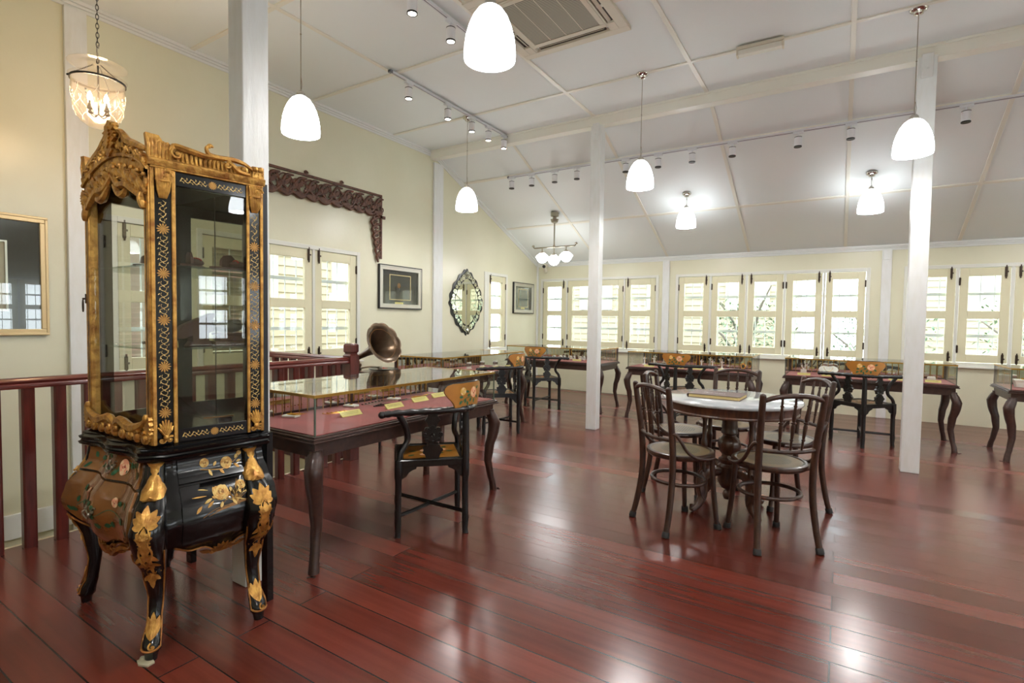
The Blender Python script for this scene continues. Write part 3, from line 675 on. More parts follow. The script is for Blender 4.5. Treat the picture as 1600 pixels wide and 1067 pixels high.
b.loft([[V((a*x*1., a*y*1., z)) for x, y in sq] for a, z in ((.05,0),(.05,.925),(.038,.94),(.038,.948),(.047,.96),(.047,1.02),(.036,1.032))]); b.build('newel_post', 'newel', t, smooth=False, bevel=.004)

# ================================================================ WALL THINGS
def picture(name, label, u0, u1, z0, z1, fw, mf, outer=None, dep=.035):
    t = thing(name, label, 'picture', FLW((u0+u1)/2, z0, 0)); O = V(t.location); G = lambda u, v, w=0: FLW(u, v, w)-O
    b = MB()
    def ringf(b, a0, a1, c0, c1, k, w0, w1):
        b.obox(G, a0, a1, c0, c0+k, w0, w1); b.obox(G, a0, a1, c1-k, c1, w0, w1); b.obox(G, a0, a0+k, c0+k, c1-k, w0, w1); b.obox(G, a1-k, a1, c0+k, c1-k, w0, w1)
    e = 0
    if outer:
        ringf(b, u0, u1, z0, z1, .012, 0, dep); b.build('outer_frame', outer, t, smooth=False, bevel=.002); b = MB(); e = .012
    ringf(b, u0+e, u1-e, z0+e, z1-e, fw-e, 0, dep*.85)
    ringf(b, u0+e, u1-e, z0+e, z1-e, (fw-e)*.4, 0, dep*.98)
    b.build('frame', mf, t, smooth=False, bevel=.004)
    b = MB(); b.obox(G, u0+fw, u1-fw, z0+fw, z1-fw, 0, .01); b.build('mount', 'mount', t, smooth=False)
    b = MB(); b.obox(G, u0+fw, u1-fw, z0+fw, z1-fw, .022, .024); b.build('glazing', 'glass', t, smooth=False)
    return t, G, ringf
t, G, rf = picture('framed_picture', 'square silver and black framed picture with dark mount, right of the carved wood panel', 4.64, 5.42, 1.385, 1.945, .065, 'sheen', 'blackf')
b = MB(); rf(b, 4.83, 5.22, 1.50, 1.83, .012, .01, .014); b.build('inner_frame', 'gframe', t, smooth=False)
b = MB(); b.poly(G, [(5.0+.03*cos(k), 1.69+.035*sin(k)) for k in [j*2*pi/10 for j in range(10)]], .0101, .014); b.build('brooch', 'goldk', t, smooth=False)
b = MB(); b.obox(G, 4.93, 5.08, 1.44, 1.475, .01, .0115); b.build('label', 'card', t, smooth=False)
t, G, rf = picture('framed_picture', 'smaller silver and black framed picture right of the narrow window, by the corner', 7.8, 8.5, 1.385, 1.94, .07, 'sheen', 'blackf')
b = MB(); rf(b, 7.98, 8.32, 1.5, 1.83, .012, .01, .014); b.build('inner_frame', 'gframe', t, smooth=False)
b = MB(); b.obox(G, 8.07, 8.2, 1.47, 1.495, .01, .0115); b.build('label', 'card', t, smooth=False)
t, G, rf = picture('framed_picture', 'large pale gold framed dark display picture on the wall at the left edge', .62, 1.424, 1.1, 1.95, .045, 'gframe')
b = MB(); rf(b, .86, 1.205, 1.27, 1.76, .012, .01, .02); b.build('inner_frame', 'sheen', t, smooth=False)
b = MB(); b.obox(G, .872, 1.193, 1.282, 1.748, .01, .012); b.build('linen_panel', 'linen', t, smooth=False)
b = MB(); b.poly(G, [(1.04+.11*cos(k)*(1+.1*cos(3*k)), 1.53+.045*sin(k)) for k in [j*2*pi/20 for j in range(20)]], .012, .018); b.build('exhibit', 'blackf', t, smooth=False)

# scalloped mirror
t = thing('venetian_mirror', 'tall scalloped silver venetian mirror on the cream wall', 'mirror', (XL, 6.46, 1.53)); G = frame((0,0,0), (0,1,0), (0,0,1), (1,0,0))
def mo(k, wdt, hgt, amp):
    a = 2*pi*k; c, s = cos(a), sin(a); e = 1.5
    x = math.copysign(abs(c)**e, c)*wdt; y = math.copysign(abs(s)**1.2, s)*hgt
    q = 1+amp*abs(sin(9*a))**.7*.0+amp*(sin(18*a)*.5+.5)
    return (x*q, y*q)
b = MB(); b.poly(G, [mo(k/180, .41, .49, .06) for k in range(180)], 0, .012); b.build('backing', 'blackf', t, smooth=False)
b = MB(); b.poly(G, [mo(k/180, .29, .36, .03) for k in range(180)], .012, .02); b.build('mirror_glass', 'mirrort', t, smooth=False)
b = MB(); N_ = 36
for k in range(N_):
    x, y = mo((k+.5)/N_, .345, .42, .02); a = 2*pi*(k+.5)/N_; r = .034+.012*(k % 2)
    F = frame(G(x, y, .012), G(cos(a), sin(a), 0), G(-sin(a), cos(a), 0)); b.poly(F, [(r*cos(j*2*pi/8), r*.9*sin(j*2*pi/8)) for j in range(8)], 0, .012)
    b.ell(G(x*1.04, y*1.04, .026), .009, 6, 4)
for s in (-1, 1): daisy(b, G, 0, s*.43, .06, .03, 0, 9); daisy(b, G, s*.37, 0, .05, .03, 0, 9); b.ell(G(0, s*.43, .03), (.012,.02,.02), 8, 5)
b.build('mirror_border', 'mirror', t, smooth=False)

# carved panel
t = thing('carved_wood_panel', 'long pierced dark brown carved wood fretwork above the window with a hanging side bracket', 'carving', (XL+.018, 3.2, 2.0)); G = frame((0,0,0), (0,1,0), (0,0,1), (1,0,0))
b = MB(); rnd = random.Random(5)
# header spans u from -.3 to 1.47, v from .52 to .79
b.obox(G, -.3, 1.47, .765, .79, 0, .02)
u = -.22; k = 0
while u < 1.42:
    vc = .645; s = 1 if k % 2 else -1
    scroll(b, G, u+.02, vc-.025*s, .06+.045*rnd.random(), rnd.random()*6, (.7+.5*rnd.random())*s, .010, .016, s, 18); scroll(b, G, u+.1, vc+.045*s, .035, rnd.random()*6, .9*s, .008, .018, -s, 12); curl(b, G, [(u-.1, .55), (u-.03, .60+.02*s), (u+.05, .72), (u+.14, .74)], .012, .014)
    curl(b, G, [(u-.08, .74), (u-.01, .66), (u+.06, .585), (u+.13, .56)], .011, .012)
    leafd(b, G, u-.05, .6, u+.05, .67, .028, .008, .018, 1); leafd(b, G, u+.09, .7, u+.03, .62, .022, .01, .018, 1); leafd(b, G, u-.02, .57, u+.1, .545, .026, .006, .02, 1)
    b.ell(G(u, vc, .02), (.014,.022,.022), 8, 5); u += .158; k += 1
u = -.3
while u < 1.3: curl(b, G, [(u, .575), (u+.06, .545+.012*sin(u*9)), (u+.13, .53), (u+.2, .57)], .013, .012); u += .165
for u, s in ((-.1,1), (.38,1), (.85,1)): scroll(b, G, u, .8, .028, 0, .6, .01, .012, 1, 10)
b.obox(G, 1.45, 1.475, .0, .79, 0, .022)
b.obox(G, 1.45, 1.53, .5, .535, 0, .022)
v = .5; k = 0
while v > .04:
    w = .125*(v/.5)**.7+.015; s = 1 if k % 2 else -1
    scroll(b, G, 1.45-w*.5, v-.03, w*.42, rnd.random()*6, .85*s, .010, .015, s, 14); curl(b, G, [(1.45, v+.02), (1.45-w*.55, v-.01), (1.45-w, v-.06), (1.45-w*.6, v-.12)], .013, .012)
    leafd(b, G, 1.45-w*.3, v-.05, 1.45-w*.9, v, .016, .01, .016, 1); v -= .085; k += 1
b.build('fretwork', 'carve', t)
t2 = t

# ================================================================ GRAMOPHONE
gx, gy = -3.78, 3.60
t = thing('gramophone_table', 'slender black wooden stand under the gramophone behind the near showcase', 'table', (gx, gy, 0))
b = MB(); b.box(-.2,.2,-.2,.2,.642,.672); b.build('tabletop', 'ebony', t, smooth=False, bevel=.005)
for sx in (-1,1):
    for sy in (-1,1): b = MB(); b.tube([(sx*.17, sy*.17, 0), (sx*.17, sy*.17, .642)], [.012,.018], 8); b.build('leg', 'ebony', t)
t = thing('gramophone', 'old gramophone with large tarnished fluted horn and black record on the turntable', 'gramophone', (gx, gy, .673), rz=0)
b = MB(); b.box(-.17,.17,-.18,.18,0,.075); b.box(-.18,.18,-.19,.19,0,.015); b.box(-.178,.178,-.188,.188,.068,.078); b.build('cabinet_box', 'pedw', t, smooth=False, bevel=.004)
b = MB(); b.lathe([(.14,.09),(.142,.094),(.14,.099),(.006,.1)], 40, c=(.02,.02,0)); b.lathe([(.03,.078),(.03,.09)], 16, c=(.02,.02,0)); r = b.build('record', 'rec', t)
b = MB(); b.lathe([(.04,.1002),(.04,.1008),(.005,.1008)], 20, c=(.02,.02,0)); b.lathe([(.004,.1),(.004,.112)], 8, c=(.02,.02,0)); b.build('record_label', 'redl', r)
ax = V((.62, -.25, .42)).normalized(); O = V((-.09,-.17,.1)); side = ax.cross(V((0,0,1))).normalized(); up = side.cross(ax)
pth = bez([(-.12,-.15,.08), (-.13,-.17,.16), (-.125,-.18,.20), (-.06,-.165,.235)]); b = MB(); b.tube(pth, [.016+.012*i/len(pth) for i in range(len(pth))], 14)
b.lathe([(.026,.12),(.03,.13),(.03,.14),(.026,.15)], 16, c=(-.125,-.165,0)); b.build('elbow_pipe', 'horn', t)
e0 = V((-.06,-.165,.235)); ax = V((.62,-.02,.27)).normalized(); side = ax.cross(V((0,0,1))).normalized(); up = side.cross(ax)
b = MB(); rings = []; prf = [(0,.028),(.05,.032),(.10,.04),(.15,.054),(.20,.076),(.25,.108),(.29,.14),(.31,.166),(.32,.186),(.322,.196)]
NN = 80; lob = 10
def hring(h, r, th=0):
    o = []; q = max(0, (r-.1)/.13)
    for k in range(NN):
        a = 2*pi*k/NN; m = 1+.05*q*abs(cos(lob*a/2))-.02*q; ho = h-.012*q*(1-abs(cos(lob*a/2)))*q
        o.append(e0+ax*ho+(side*cos(a)+up*sin(a))*(r*m-th))
    return o
for h, r in prf: rings.append(hring(h, r))
for h, r in prf[::-1]: rings.append(hring(h, r, .003))
b.loft(rings, cap=False); hn = b.build('horn', 'horn', t, ang=35)
b = MB(); b.tube([p for p in hring(.295, .146, .004)], .0025, 5, closed=True); b.build('horn_seam', 'goldk', hn)
b = MB(); b.tube(bez([(-.12,-.15,.1), (-.04,-.12,.12), (.05,-.06,.115)]), .008, 8); b.lathe([(.02,0),(.024,.012),(.02,.024)], 14, c=(.05,-.06,.102)); b.build('tone_arm', 'nickel', t)
b = MB(); b.tube(bez([(.17,.05,.04), (.23,.05,.04), (.25,.05,.0), (.25,.06,-.04)]), .006, 8); b.tube([(.25,.06,-.04),(.29,.06,-.04)], .011, 8); b.build('crank', 'nickel', t)

# ================================================================ GILDED CABINET
CX, CY = -2.446, 1.12
cab = thing('display_cabinet', 'tall black lacquer and carved gilt bombe display cabinet on cabriole legs', 'cabinet', (CX, CY, 0))
D_, WF, WR, CC = .205, .252, .34, .045
BT = [(.27,.0),(.34,.035),(.41,.085),(.48,.105),(.54,.088),(.60,.035),(.65,-.004),(.69,-.012),(.705,-.004)]
def Bz(z): return interp(BT, z)
def serp(s): return .012*cos(4*pi*(s-.5))
def PF(s, z, off=0.):
    b = Bz(z); w = WF+b*.85; return V((-w+2*w*s+.3*b*max(0,1-2*s), -D_-b*.7-serp(s)*(1+b*2)-off, z))
def PS(s, z, off=0., sg=1):
    b = Bz(z); a = V((WF+CC+b, -D_+CC-b*.35)); c = V((WR+b*.95, D_)); p = a+(c-a)*s; n = V((c.y-a.y, -(c.x-a.x))).normalized()
    p = p+n*(off+b*.10*sin(pi*s)); return V((sg*p.x+(.03*Bz(z)/.1 if sg < 0 else 0), p.y, z))
def zb_f(s): return .37-.035*cos(2*pi*(s-.5))-.012*cos(6*pi*(s-.5))
def zb_s(s): return .345-.03*cos(2*pi*(s-.5))-.012*cos(6*pi*(s-.5))
b = MB(); NZ = 18; cols = []
for k in range(29): cols.append(('f', k/28))
for k in range(15): cols.append(('r', k/14))
for k in range(15): cols.append(('l', 1-k/14))
def body_pt(c, v):
    z_, s = c; 
    zb = zb_f(s) if z_ == 'f' else zb_s(s); z = zb+(.705-zb)*v
    return PF(s, z) if z_ == 'f' else PS(s, z, 0, 1 if z_ == 'r' else -1)
b.loft([[body_pt(c, v/NZ) for c in cols] for v in range(NZ+1)], cap=False); b.af(range(NZ*len(cols), (NZ+1)*len(cols)))
b.build('chest_body', 'lacq', cab, ang=50)
def patch(F, s0, s1, z0, z1, w, ns=24, nz=10, zf=None):
    b = MB(); g = []
    for j in range(nz+1):
        for i in range(ns+1):
            s = s0+(s1-s0)*i/ns; zz0 = zf(s) if zf else z0; g.append(b.av(F(s, zz0+(z1-zz0)*j/nz, w)))
    g2 = [b.av(F(s0+(s1-s0)*i/ns, (zf(s0+(s1-s0)*i/ns) if zf else z0)+(z1-(zf(s0+(s1-s0)*i/ns) if zf else z0))*j/nz, -.003)) for j in range(nz+1) for i in range(ns+1)]
    q = lambda G, i, j: G[j*(ns+1)+i]
    for j in range(nz):
        for i in range(ns): b.af((q(g,i,j), q(g,i+1,j), q(g,i+1,j+1), q(g,i,j+1)))
    for i in range(ns): b.af((q(g2,i,0), q(g2,i+1,0), q(g,i+1,0), q(g,i,0))); b.af((q(g,i,nz), q(g,i+1,nz), q(g2,i+1,nz), q(g2,i,nz)))
    for j in range(nz): b.af((q(g,0,j), q(g,0,j+1), q(g2,0,j+1), q(g2,0,j))); b.af((q(g2,ns,j), q(g2,ns,j+1), q(g,ns,j+1), q(g,ns,j)))
    return b
def rosepaint(F, m3, leafm, parent, spec, name='painted_roses'):
    b = MB()
    for u, v, r in spec: rosed(b, F, u, v, r, .0015, 0, 1, 2)
    b.build(name, m3, parent, smooth=False)
for nm, z0, z1, zf in (('drawer', .608, .697, None), ('drawer', .40, .598, lambda s: zb_f(s)+.028)):
    d = patch(PF, .035, .965, z0, z1, .010, zf=zf).build('drawer', 'drawer', cab, ang=50)
    zz = .655 if z0 > .5 else .49
    G = lambda u, v, w=0: PF(.5+u/.58, v, .0115+w)
    b = MB(); b.mi = 0
    for k in range(16):
        a = (-.22+.03*k)+random.uniform(-.01,.01); v = zz+random.uniform(-.03,.03)*(1 if z0 > .5 else 2); an = random.random()*6
        leafd(b, G, a, v, a+.034*cos(an), v+.026*sin(an), .010, .0005)
    ribbon(b, G, [(-.18, zz-.02), (-.08, zz+.02), (.02, zz-.015), (.1, zz+.02), (.2, zz-.01)], .0012, .0003)
    b.build('painted_leaves', 'green', d, smooth=False)
    for u, r in (((-.09,.026),(.09,.034)) if z0 > .5 else ((-.07,.026),(.12,.02))): b = MB(); rosed(b, G, u, zz+(.0 if z0 > .5 else .05), r, .001, 0, 1, 2); b.build('painted_rose', ['pink','pink2','redl'], d, smooth=False)
    for u in ((.0,) if z0 > .5 else (-.005,)):
        b = MB(); c = G(u, zz, .0); F = lambda uu, vv, w=0: G(u+uu, zz+vv, w)
        b.tube([F(.024*cos(t), -.008+.02*sin(t), .012+.006*sin(t)) for t in [pi+pi*j/10 for j in range(11)]], .0035, 8)
        for s in (-1,1): b.ell(F(s*.024, -.006, .008), (.008,.008,.008), 8, 5); scroll(b, F, s*.034, .004, .013, 1, .8*s, .003, .003, 1, 10)
        b.tube([F(-.024,-.006,.01), F(0,.006,.008), F(.024,-.006,.01)], .003, 6); b.build('drawer_handle', 'nickel', d)
# side panels: painted gold roses on black
for sg in (1, -1):
    FS = (lambda s, z, off=0., sg=sg: PS(s, z, off, sg))
    for z0, z1, zf in ((.612, .695, None), (.40, .60, lambda s: zb_s(s)+.02)):
        patch(FS, .10, .90, z0, z1, .007, 16, 10, zf).build('side_panel', 'lacq', cab, ang=50)
    if sg == 1:
        G = lambda u, v, w=0: PS(.5+u/.38, v, .0085+w, 1)
        b = MB(); rosed(b, G, .03, .655, .026, .001, 0, 1, 2); rosed(b, G, -.055, .668, .02, .001, 0, 1, 2); rosed(b, G, -.02, .565, .032, .001, 1, 0, 2); rosed(b, G, .06, .575, .018, .001, 0, 1, 2); rosed(b, G, .085, .685, .011, .001, 0, 1, 2)
        b.mi = 0
        ribbon(b, G, [(-.07,.645), (-.03,.638), (.02,.635), (.06,.655), (.09,.68)], .0012, .0005)
        for u, v, a, q in ((-.04,.64,5,.022),(-.02,.65,1,.02),(.0,.635,5.4,.02),(.06,.645,5.6,.024),(.065,.665,.9,.022),(.07,.65,.3,.02),(-.055,.55,3.6,.03),(-.09,.53,4,.03),(-.05,.54,3.9,.03),(-.02,.53,4.4,.022),(.015,.535,5.2,.03),(.03,.55,.6,.05),(.05,.545,.3,.05),(.0,.53,2.5,.05),(.035,.56,1.1,.04),(.02,.535,5.9,.05),(-.06,.575,2.9,.05),(-.07,.56,3.1,.05)):
            b.mi = random.choice((0,1)); leafd(b, G, u, v, u+q*cos(a), v+q*sin(a), .0055 if q < .035 else .0022, .0008)
        b.mi = 2; ribbon(b, G, [(-.09,.488), (-.05,.508), (.0,.514), (.05,.520), (.10,.518), (.14,.522)], .0012, .0005); ribbon(b, G, [(-.07,.49), (-.02,.503), (.04,.508)], .0012, .0004); leafd(b, G, -.05, .502, .03, .510, .004, .0003); leafd(b, G, .0, .512, .09, .517, .004, .0003)
        for q in range(14): u = .0+.012*q; a = 1.57+(q-6)*.13; b.mi = q % 2; leafd(b, G, .03, .515, .03+.06*cos(a), .515+.05*sin(a)+.006*(q % 3), .0011, .0006)
        for q in range(10): a = 2.6+.35*q; b.mi = q % 2; leafd(b, G, -.04+.012*q, .548+.012*(q % 3), -.04+.012*q+.016*cos(a), .548+.012*(q % 3)+.014*sin(a), .0045, .0007); b.mi = 0; ribbon(b, G, [(-.03,.515), (.0,.54), (.02,.57)], .0015, .0006)
        b.build('painted_gold_roses', ['goldp','goldl','goldk'], cab, smooth=False)
        b = MB(); G2 = lambda u, v, w=0: PS(.5+u/.38, v, w, 1)
        b.tube([PS(s/24, zb_s(s/24)+.002, .004) for s in range(1, 24)], .0035, 6)
        zc0 = zb_s(.5)
        for k in range(7): a = pi*(k+.5)/7; leafd(b, G2, 0, zc0+.004, .045*cos(a), zc0+.012+.034*sin(a), .008, .004, .006)
        for s in (-1,1): scroll(b, G2, s*.038, zc0+.012, .014, 1, s*.9, .004, .007, 1, 10); leafd(b, G2, s*.04, zc0+.01, s*.085, zc0+.03, .008, .004, .006, 1)
        b.build('gilt_apron_carving', 'goldd', cab)
b = MB(); G2 = lambda u, v, w=0: PF(.5+u/.55, v, w)
b.tube([PF(s/30, zb_f(s/30)+.002, .006) for s in range(1, 30)], .004, 6)
zc0 = zb_f(.5)
for k in range(7): a = pi*(k+.5)/7; leafd(b, G2, 0, zc0-.012, .06*cos(a), zc0-.012+.035*sin(a), .011, .008, .01, 1)
for s in (-1,1): scroll(b, G2, s*.06, zc0+.012, .02, 1, s*.9, .006, .012, 1, 12); leafd(b, G2, s*.06, zc0+.0, s*.13, zc0+.03, .012, .006, .01, 1); curl(b, G2, [(0, zc0-.02), (s*.04, zc0-.012), (s*.09, zc0+.02), (s*.15, zc0+.03)], .009, .008)
b.build('gilt_apron_carving', 'goldd', cab)
# cabriole legs with canted shoulders
OT = [(0,.082),(.05,.075),(.12,.036),(.2,.018),(.3,.034),(.4,.082),(.48,.098),(.55,.07),(.62,.012),(.705,-.006)]
RT = [(0,.023),(.035,.030),(.06,.031),(.12,.023),(.2,.025),(.3,.035),(.4,.052),(.48,.058),(.55,.048),(.62,.030),(.705,.026)]
for cx, cy, dx, dy in ((WF+CC/2, -D_+CC/2, .8, -.6), (-WF-CC/2, -D_+CC/2, -.8, -.6), (WR-.01, D_-.06, .97, -.2), (-WR+.01, D_-.06, -.97, -.2)):
    d = V((dx,dy,0)).normalized(); lt = V((-d.y, d.x, 0))
    KL = 1.25 if dx > 0 else .6
    def L(z): return V((cx,cy,z))+d*interp(OT, z)*KL
    def Fl(u, v, w=0.): r = interp(RT, v); a = u/max(r,.02); return L(v)+d*(r*cos(a)+w*cos(a))+lt*((r*1.02+w)*sin(a))
    zs = [.0,.012,.03,.034,.05,.065,.09,.12,.16,.2,.25,.3,.35,.4,.44,.48,.52,.56,.6,.65,.705]; b = MB()
    b.loft([[L(z)+d*(interp(RT,z)*cos(2*pi*k/20)*(1 if z > .033 else .8))+lt*(interp(RT,z)*1.02*sin(2*pi*k/20)*(1 if z > .033 else .8)) for k in range(20)] for z in zs])
    lg = b.build('leg', 'lacq', cab, ang=60)
    b = MB()
    for s in (-1, 1):
        b.tube([Fl(s*interp(RT,z)*1.15, z, .001) for z in [.045+.03*j for j in range(13)]], .0032, 6)
    b.tube([Fl(.034*sin(t), .052-.012*cos(t), .002) for t in [-1.2+.3*j for j in range(9)]], .004, 6)
    b.build('gilt_edging', 'goldd', lg)
    b = MB()
    palmette(b, Fl, 0, .075, .08, pi/2, 5, .5, .001, .003, .11); scroll(b, Fl, .008, .056, .012, 2, .8, .004, .003, 1, 10)
    b.build('gilt_foot_leaf', 'gold', lg); b = MB()
    palmette(b, Fl, 0, .515, .058, pi/2, 7, 1.75, .001, .004, .2)
    palmette(b, Fl, 0, .47, .04, pi/2, 5, 1.3, .002, .004, .2)
    leafd(b, Fl, 0, .475, 0, .40, .015, .002, .006)
    for v0, q in ((.41,.05),(.375,.046),(.34,.04),(.305,.034)):
        for s in (-1,1): a = -pi/2+s*.75; leafd(b, Fl, 0, v0, q*cos(a), v0+q*sin(a), .0085, .001, .004); leafd(b, Fl, 0, v0, q*.9*cos(-pi/2+s*.3), v0+q*.9*sin(-pi/2+s*.3), .0075, .002, .004)
    leafd(b, Fl, 0, .32, 0, .245, .009, .001, .004)
    for z in (.455,.44,.425): b.tube([Fl(.022*sin(t), z, .003) for t in (-1,-.5,0,.5,1)], .003, 6)
    for s in (-1,1): curl(b, Fl, [(s*.004,.52),(s*.018,.48),(s*.010,.45),(s*.018,.41),(s*.004,.36)], .0025, .006)
    b.build('gilt_acanthus', 'gold', lg)
    b = MB(); b.loft([[L(z)+d*(r*cos(2*pi*k/16)+.014)+lt*(r*1.12*sin(2*pi*k/16)) for k in range(16)] for z, r in ((.575,.012),(.583,.034),(.605,.036),(.63,.024),(.66,.016),(.685,.018),(.70,.026))])
    b.tube([L(.588)+d*.052+lt*(.022*sin(t))+V((0,0,.006*cos(3*t))) for t in (-1.4,-.7,0,.7,1.4)], .005, 6)
    b.build('gilt_mount', 'gold', lg)
# moulded ledge
def outline(e, z):
    pts = []
    for k in range(25): s = k/24; pts.append(V((-(WF+e*.6)+2*(WF+e*.6)*s, -D_-e-serp(s), z)))
    pts += [V((WF+CC+e, -D_+CC-e*.5, z)), V((WR+e, D_+.012, z)), V((-WR-e, D_+.012, z)), V((-WF-CC-e, -D_+CC-e*.5, z))]
    return pts
b = MB(); b.loft([outline(e, z) for z, e in ((.700,.004),(.702,.016),(.708,.026),(.718,.03),(.722,.022),(.728,.02),(.733,.026),(.742,.028),(.746,.018),(.75,.014),(.756,.016),(.762,.008),(.765,-.004))])
b.build('moulded_ledge', 'lacq', cab, ang=35)
# upper case
UF, UR = .286, .352; ZB, ZT = .765, 1.815
def SD(sg): # side frame: u from front (0) to rear, v=z, w outwards
    a = V((sg*UF, -.2, 0)); c = V((sg*UR, .2, 0)); U = (c-a).normalized(); N = V((U.y*1, -U.x, 0))*(1 if sg > 0 else -1)
    return lambda u, v, w=0.: a+U*u+V((0,0,v))+N*w
SL_ = .405
b = MB(); b.loft([[V((x,y,z)) for x, y in ((-UF,-.19),(UF,-.19),(UR,.2),(-UR,.2))] for z in (ZB, ZB+.012)]); b.build('cabinet_floor', 'lacq', cab, smooth=False)
b = MB(); b.loft([[V((x,y,z)) for x, y in ((-UF,-.2),(UF,-.2),(UR,.2),(-UR,.2))] for z in (ZT-.02, ZT)]); b.build('cabinet_top', 'bboard', cab, smooth=False)
b = MB(); b.box(-UR+.02, UR-.02, .188, .194, ZB+.012, ZT-.02); b.build('back_mirror', 'mirrort', cab, smooth=False)
b = MB(); b.box(-.001,.001,.1865,.188,ZB+.012,ZT-.02); b.build('mirror_joint', 'black', cab, smooth=False)
b = MB(); b.box(-UR, UR, .2, .222, ZB-.02, ZT+.0); b.build('back_board', 'bboard', cab, smooth=False)
b = MB(); b.box(WR-.035, WR+.008, .217, .245, 0, .75); b.build('rear_strut', 'lacq', cab, smooth=False); b = MB(); b.box(-WR-.008, -WR+.035, .217, .245, 0, .75); b.build('rear_strut', 'lacq', cab, smooth=False)
for sg in (1, -1):
    F = SD(sg)
    b = MB(); b.obox(F, .012, .085, ZB, ZT-.02, -.03, 0); b.obox(F, .338, SL_, ZB, ZT-.02, -.03, 0); b.obox(F, .085, .338, ZB, ZB+.052, -.02, 0); b.obox(F, .085, .338, ZT-.072, ZT-.02, -.02, 0)
    sf = b.build('side_frame', 'lacq', cab, smooth=False, bevel=.002)
    b = MB()
    for u0, u1 in ((.0,.014),(.068,.082),(.338,.350),(.392,SL_)): b.obox(F, u0, u1, ZB, ZT-.02, -.002, .008)
    b.obox(F, 0, SL_, ZT-.02, ZT-.012, -.002, .010); b.build('gilt_moulding', 'gold', sf, smooth=False, bevel=.003)
    b = MB(); b.obox(F, .085, .338, ZB+.052, ZT-.072, -.012, -.008); b.build('side_glass', 'glass', cab, smooth=False)
    if sg == 1:
        for u in (.041, .371):
            b = MB(); zz = [.90, 1.07, 1.24, 1.41, 1.58] if u < .1 else [.875, 1.04, 1.21, 1.38, 1.55, 1.68]
            if u < .1: zz = [.885, 1.06, 1.235, 1.41, 1.575]
            else: zz = [.885, 1.05, 1.215, 1.38, 1.545]
            for z in zz: daisy(b, F, u, z, .0225, .0012, 1)
            for za, zz2 in zip(zz, zz[1:]): vine(b, F, u, za+.024, u, zz2-.024, .014, .001, 0, 3)
            vine(b, F, u, zz[-1]+.024, u, 1.68, .010, .001, 0, 2); b.build('painted_daisies', ['goldl','goldp'], sf, smooth=False)
        for z, s in ((ZB+.026, 1), (ZT-.047, 1)):
            b = MB(); daisy(b, F, .212, z, .017, .0012, 1, 14); vine(b, F, .232, z, .325, z, .007, .001, 0, 3); vine(b, F, .1, z, .192, z, .007, .001, 0, 3)
            b.build('painted_daisies', ['goldl','goldp'], sf, smooth=False)
    # shell mounts top and bottom of the corner pilasters
    for u in (.041, .371):
        b = MB()
        for k in range(6):
            o = -.022+.0088*k
            b.tube([F(u+o, ZT-.022, .012), F(u+o*.9, ZT-.06, .016), F(u+o*.75, ZT-.1, .011), F(u+o*.5, ZT-.128, .005)], [.006,.0065,.005,.002], 6)
        scroll(b, F, u+.008, ZT-.045, .018, 0, .9, .005, .018, 1, 12); b.tube([F(u-.026, ZT-.062, .014), F(u, ZT-.066, .024), F(u+.026, ZT-.062, .014)], .005, 6)
        b.build('shell_mount', 'gold', sf)
        b = MB()
        for k in range(7):
            a = .35+2.44*k/6; b.tube([F(u, ZB+.03, .012), F(u+.016*cos(a), ZB+.05+.012*sin(a), .014), F(u+.026*cos(a), ZB+.052+.042*sin(a), .004)], [.004,.006,.003], 6)
        for s in (-1,1): scroll(b, F, u+s*.014, ZB+.018, .013, 1, s*.9, .005, .012, 1, 10)
        b.ell(F(u, ZB+.028, .014), (.01,.01,.012), 8, 5); b.build('shell_mount', 'gold', sf)
# arched glazed door in front
FD = frame((0, -.2, 0), (1,0,0), (0,0,1), (0,-1,0))
def arch(x): return 1.785+.085*max(0, cos(pi*x/2/UF))**.8
door = MB()
door.obox(FD, -UF, -UF+.04, ZB, arch(.27), -.03, .004); door.obox(FD, UF-.04, UF, ZB, arch(.27), -.03, .004); door.obox(FD, -UF+.04, UF-.04, ZB, ZB+.05, -.03, .0)
K = 24; xs = [-UF+2*UF*k/K for k in range(K+1)]
door.loft([[FD(x, arch(x)-.035, -.03), FD(x, arch(x)-.035, .004), FD(x, arch(x), .004), FD(x, arch(x), -.03)] for x in xs])
dr = door.build('door', 'gold', cab, ang=40, bevel=.003)
for x in (-UF+.022, UF-.022): b = MB(); b.obox(FD, x-.0018, x+.0018, ZB+.05, 1.76, .0035, .0048); b.build('door_groove', 'black', dr, smooth=False)
b = MB(); b.poly(FD, [(-UF+.04, ZB+.05), (UF-.04, ZB+.05)]+[(x, arch(x)-.03) for x in xs[::-1] if abs(x) <= UF-.04], -.016, -.012); b.build('door_glass', 'glass', dr, smooth=False)
b = MB(); b.tube([FD(-UF-.004, 1.32, .0), FD(-UF-.02, 1.32, .008)], .004, 8); b.tube([FD(-UF-.02+.006*cos(t), 1.29+.026*sin(t), .008) for t in [2*pi*j/14 for j in range(14)]], .0022, 6, closed=True); b.obox(FD, -UF-.001, -UF+.006, 1.30, 1.34, .004, .007); b.build('door_latch', 'hinge', dr)
b = MB(); random.seed(11)   # carved spandrel under the arch and the swag on the door's foot
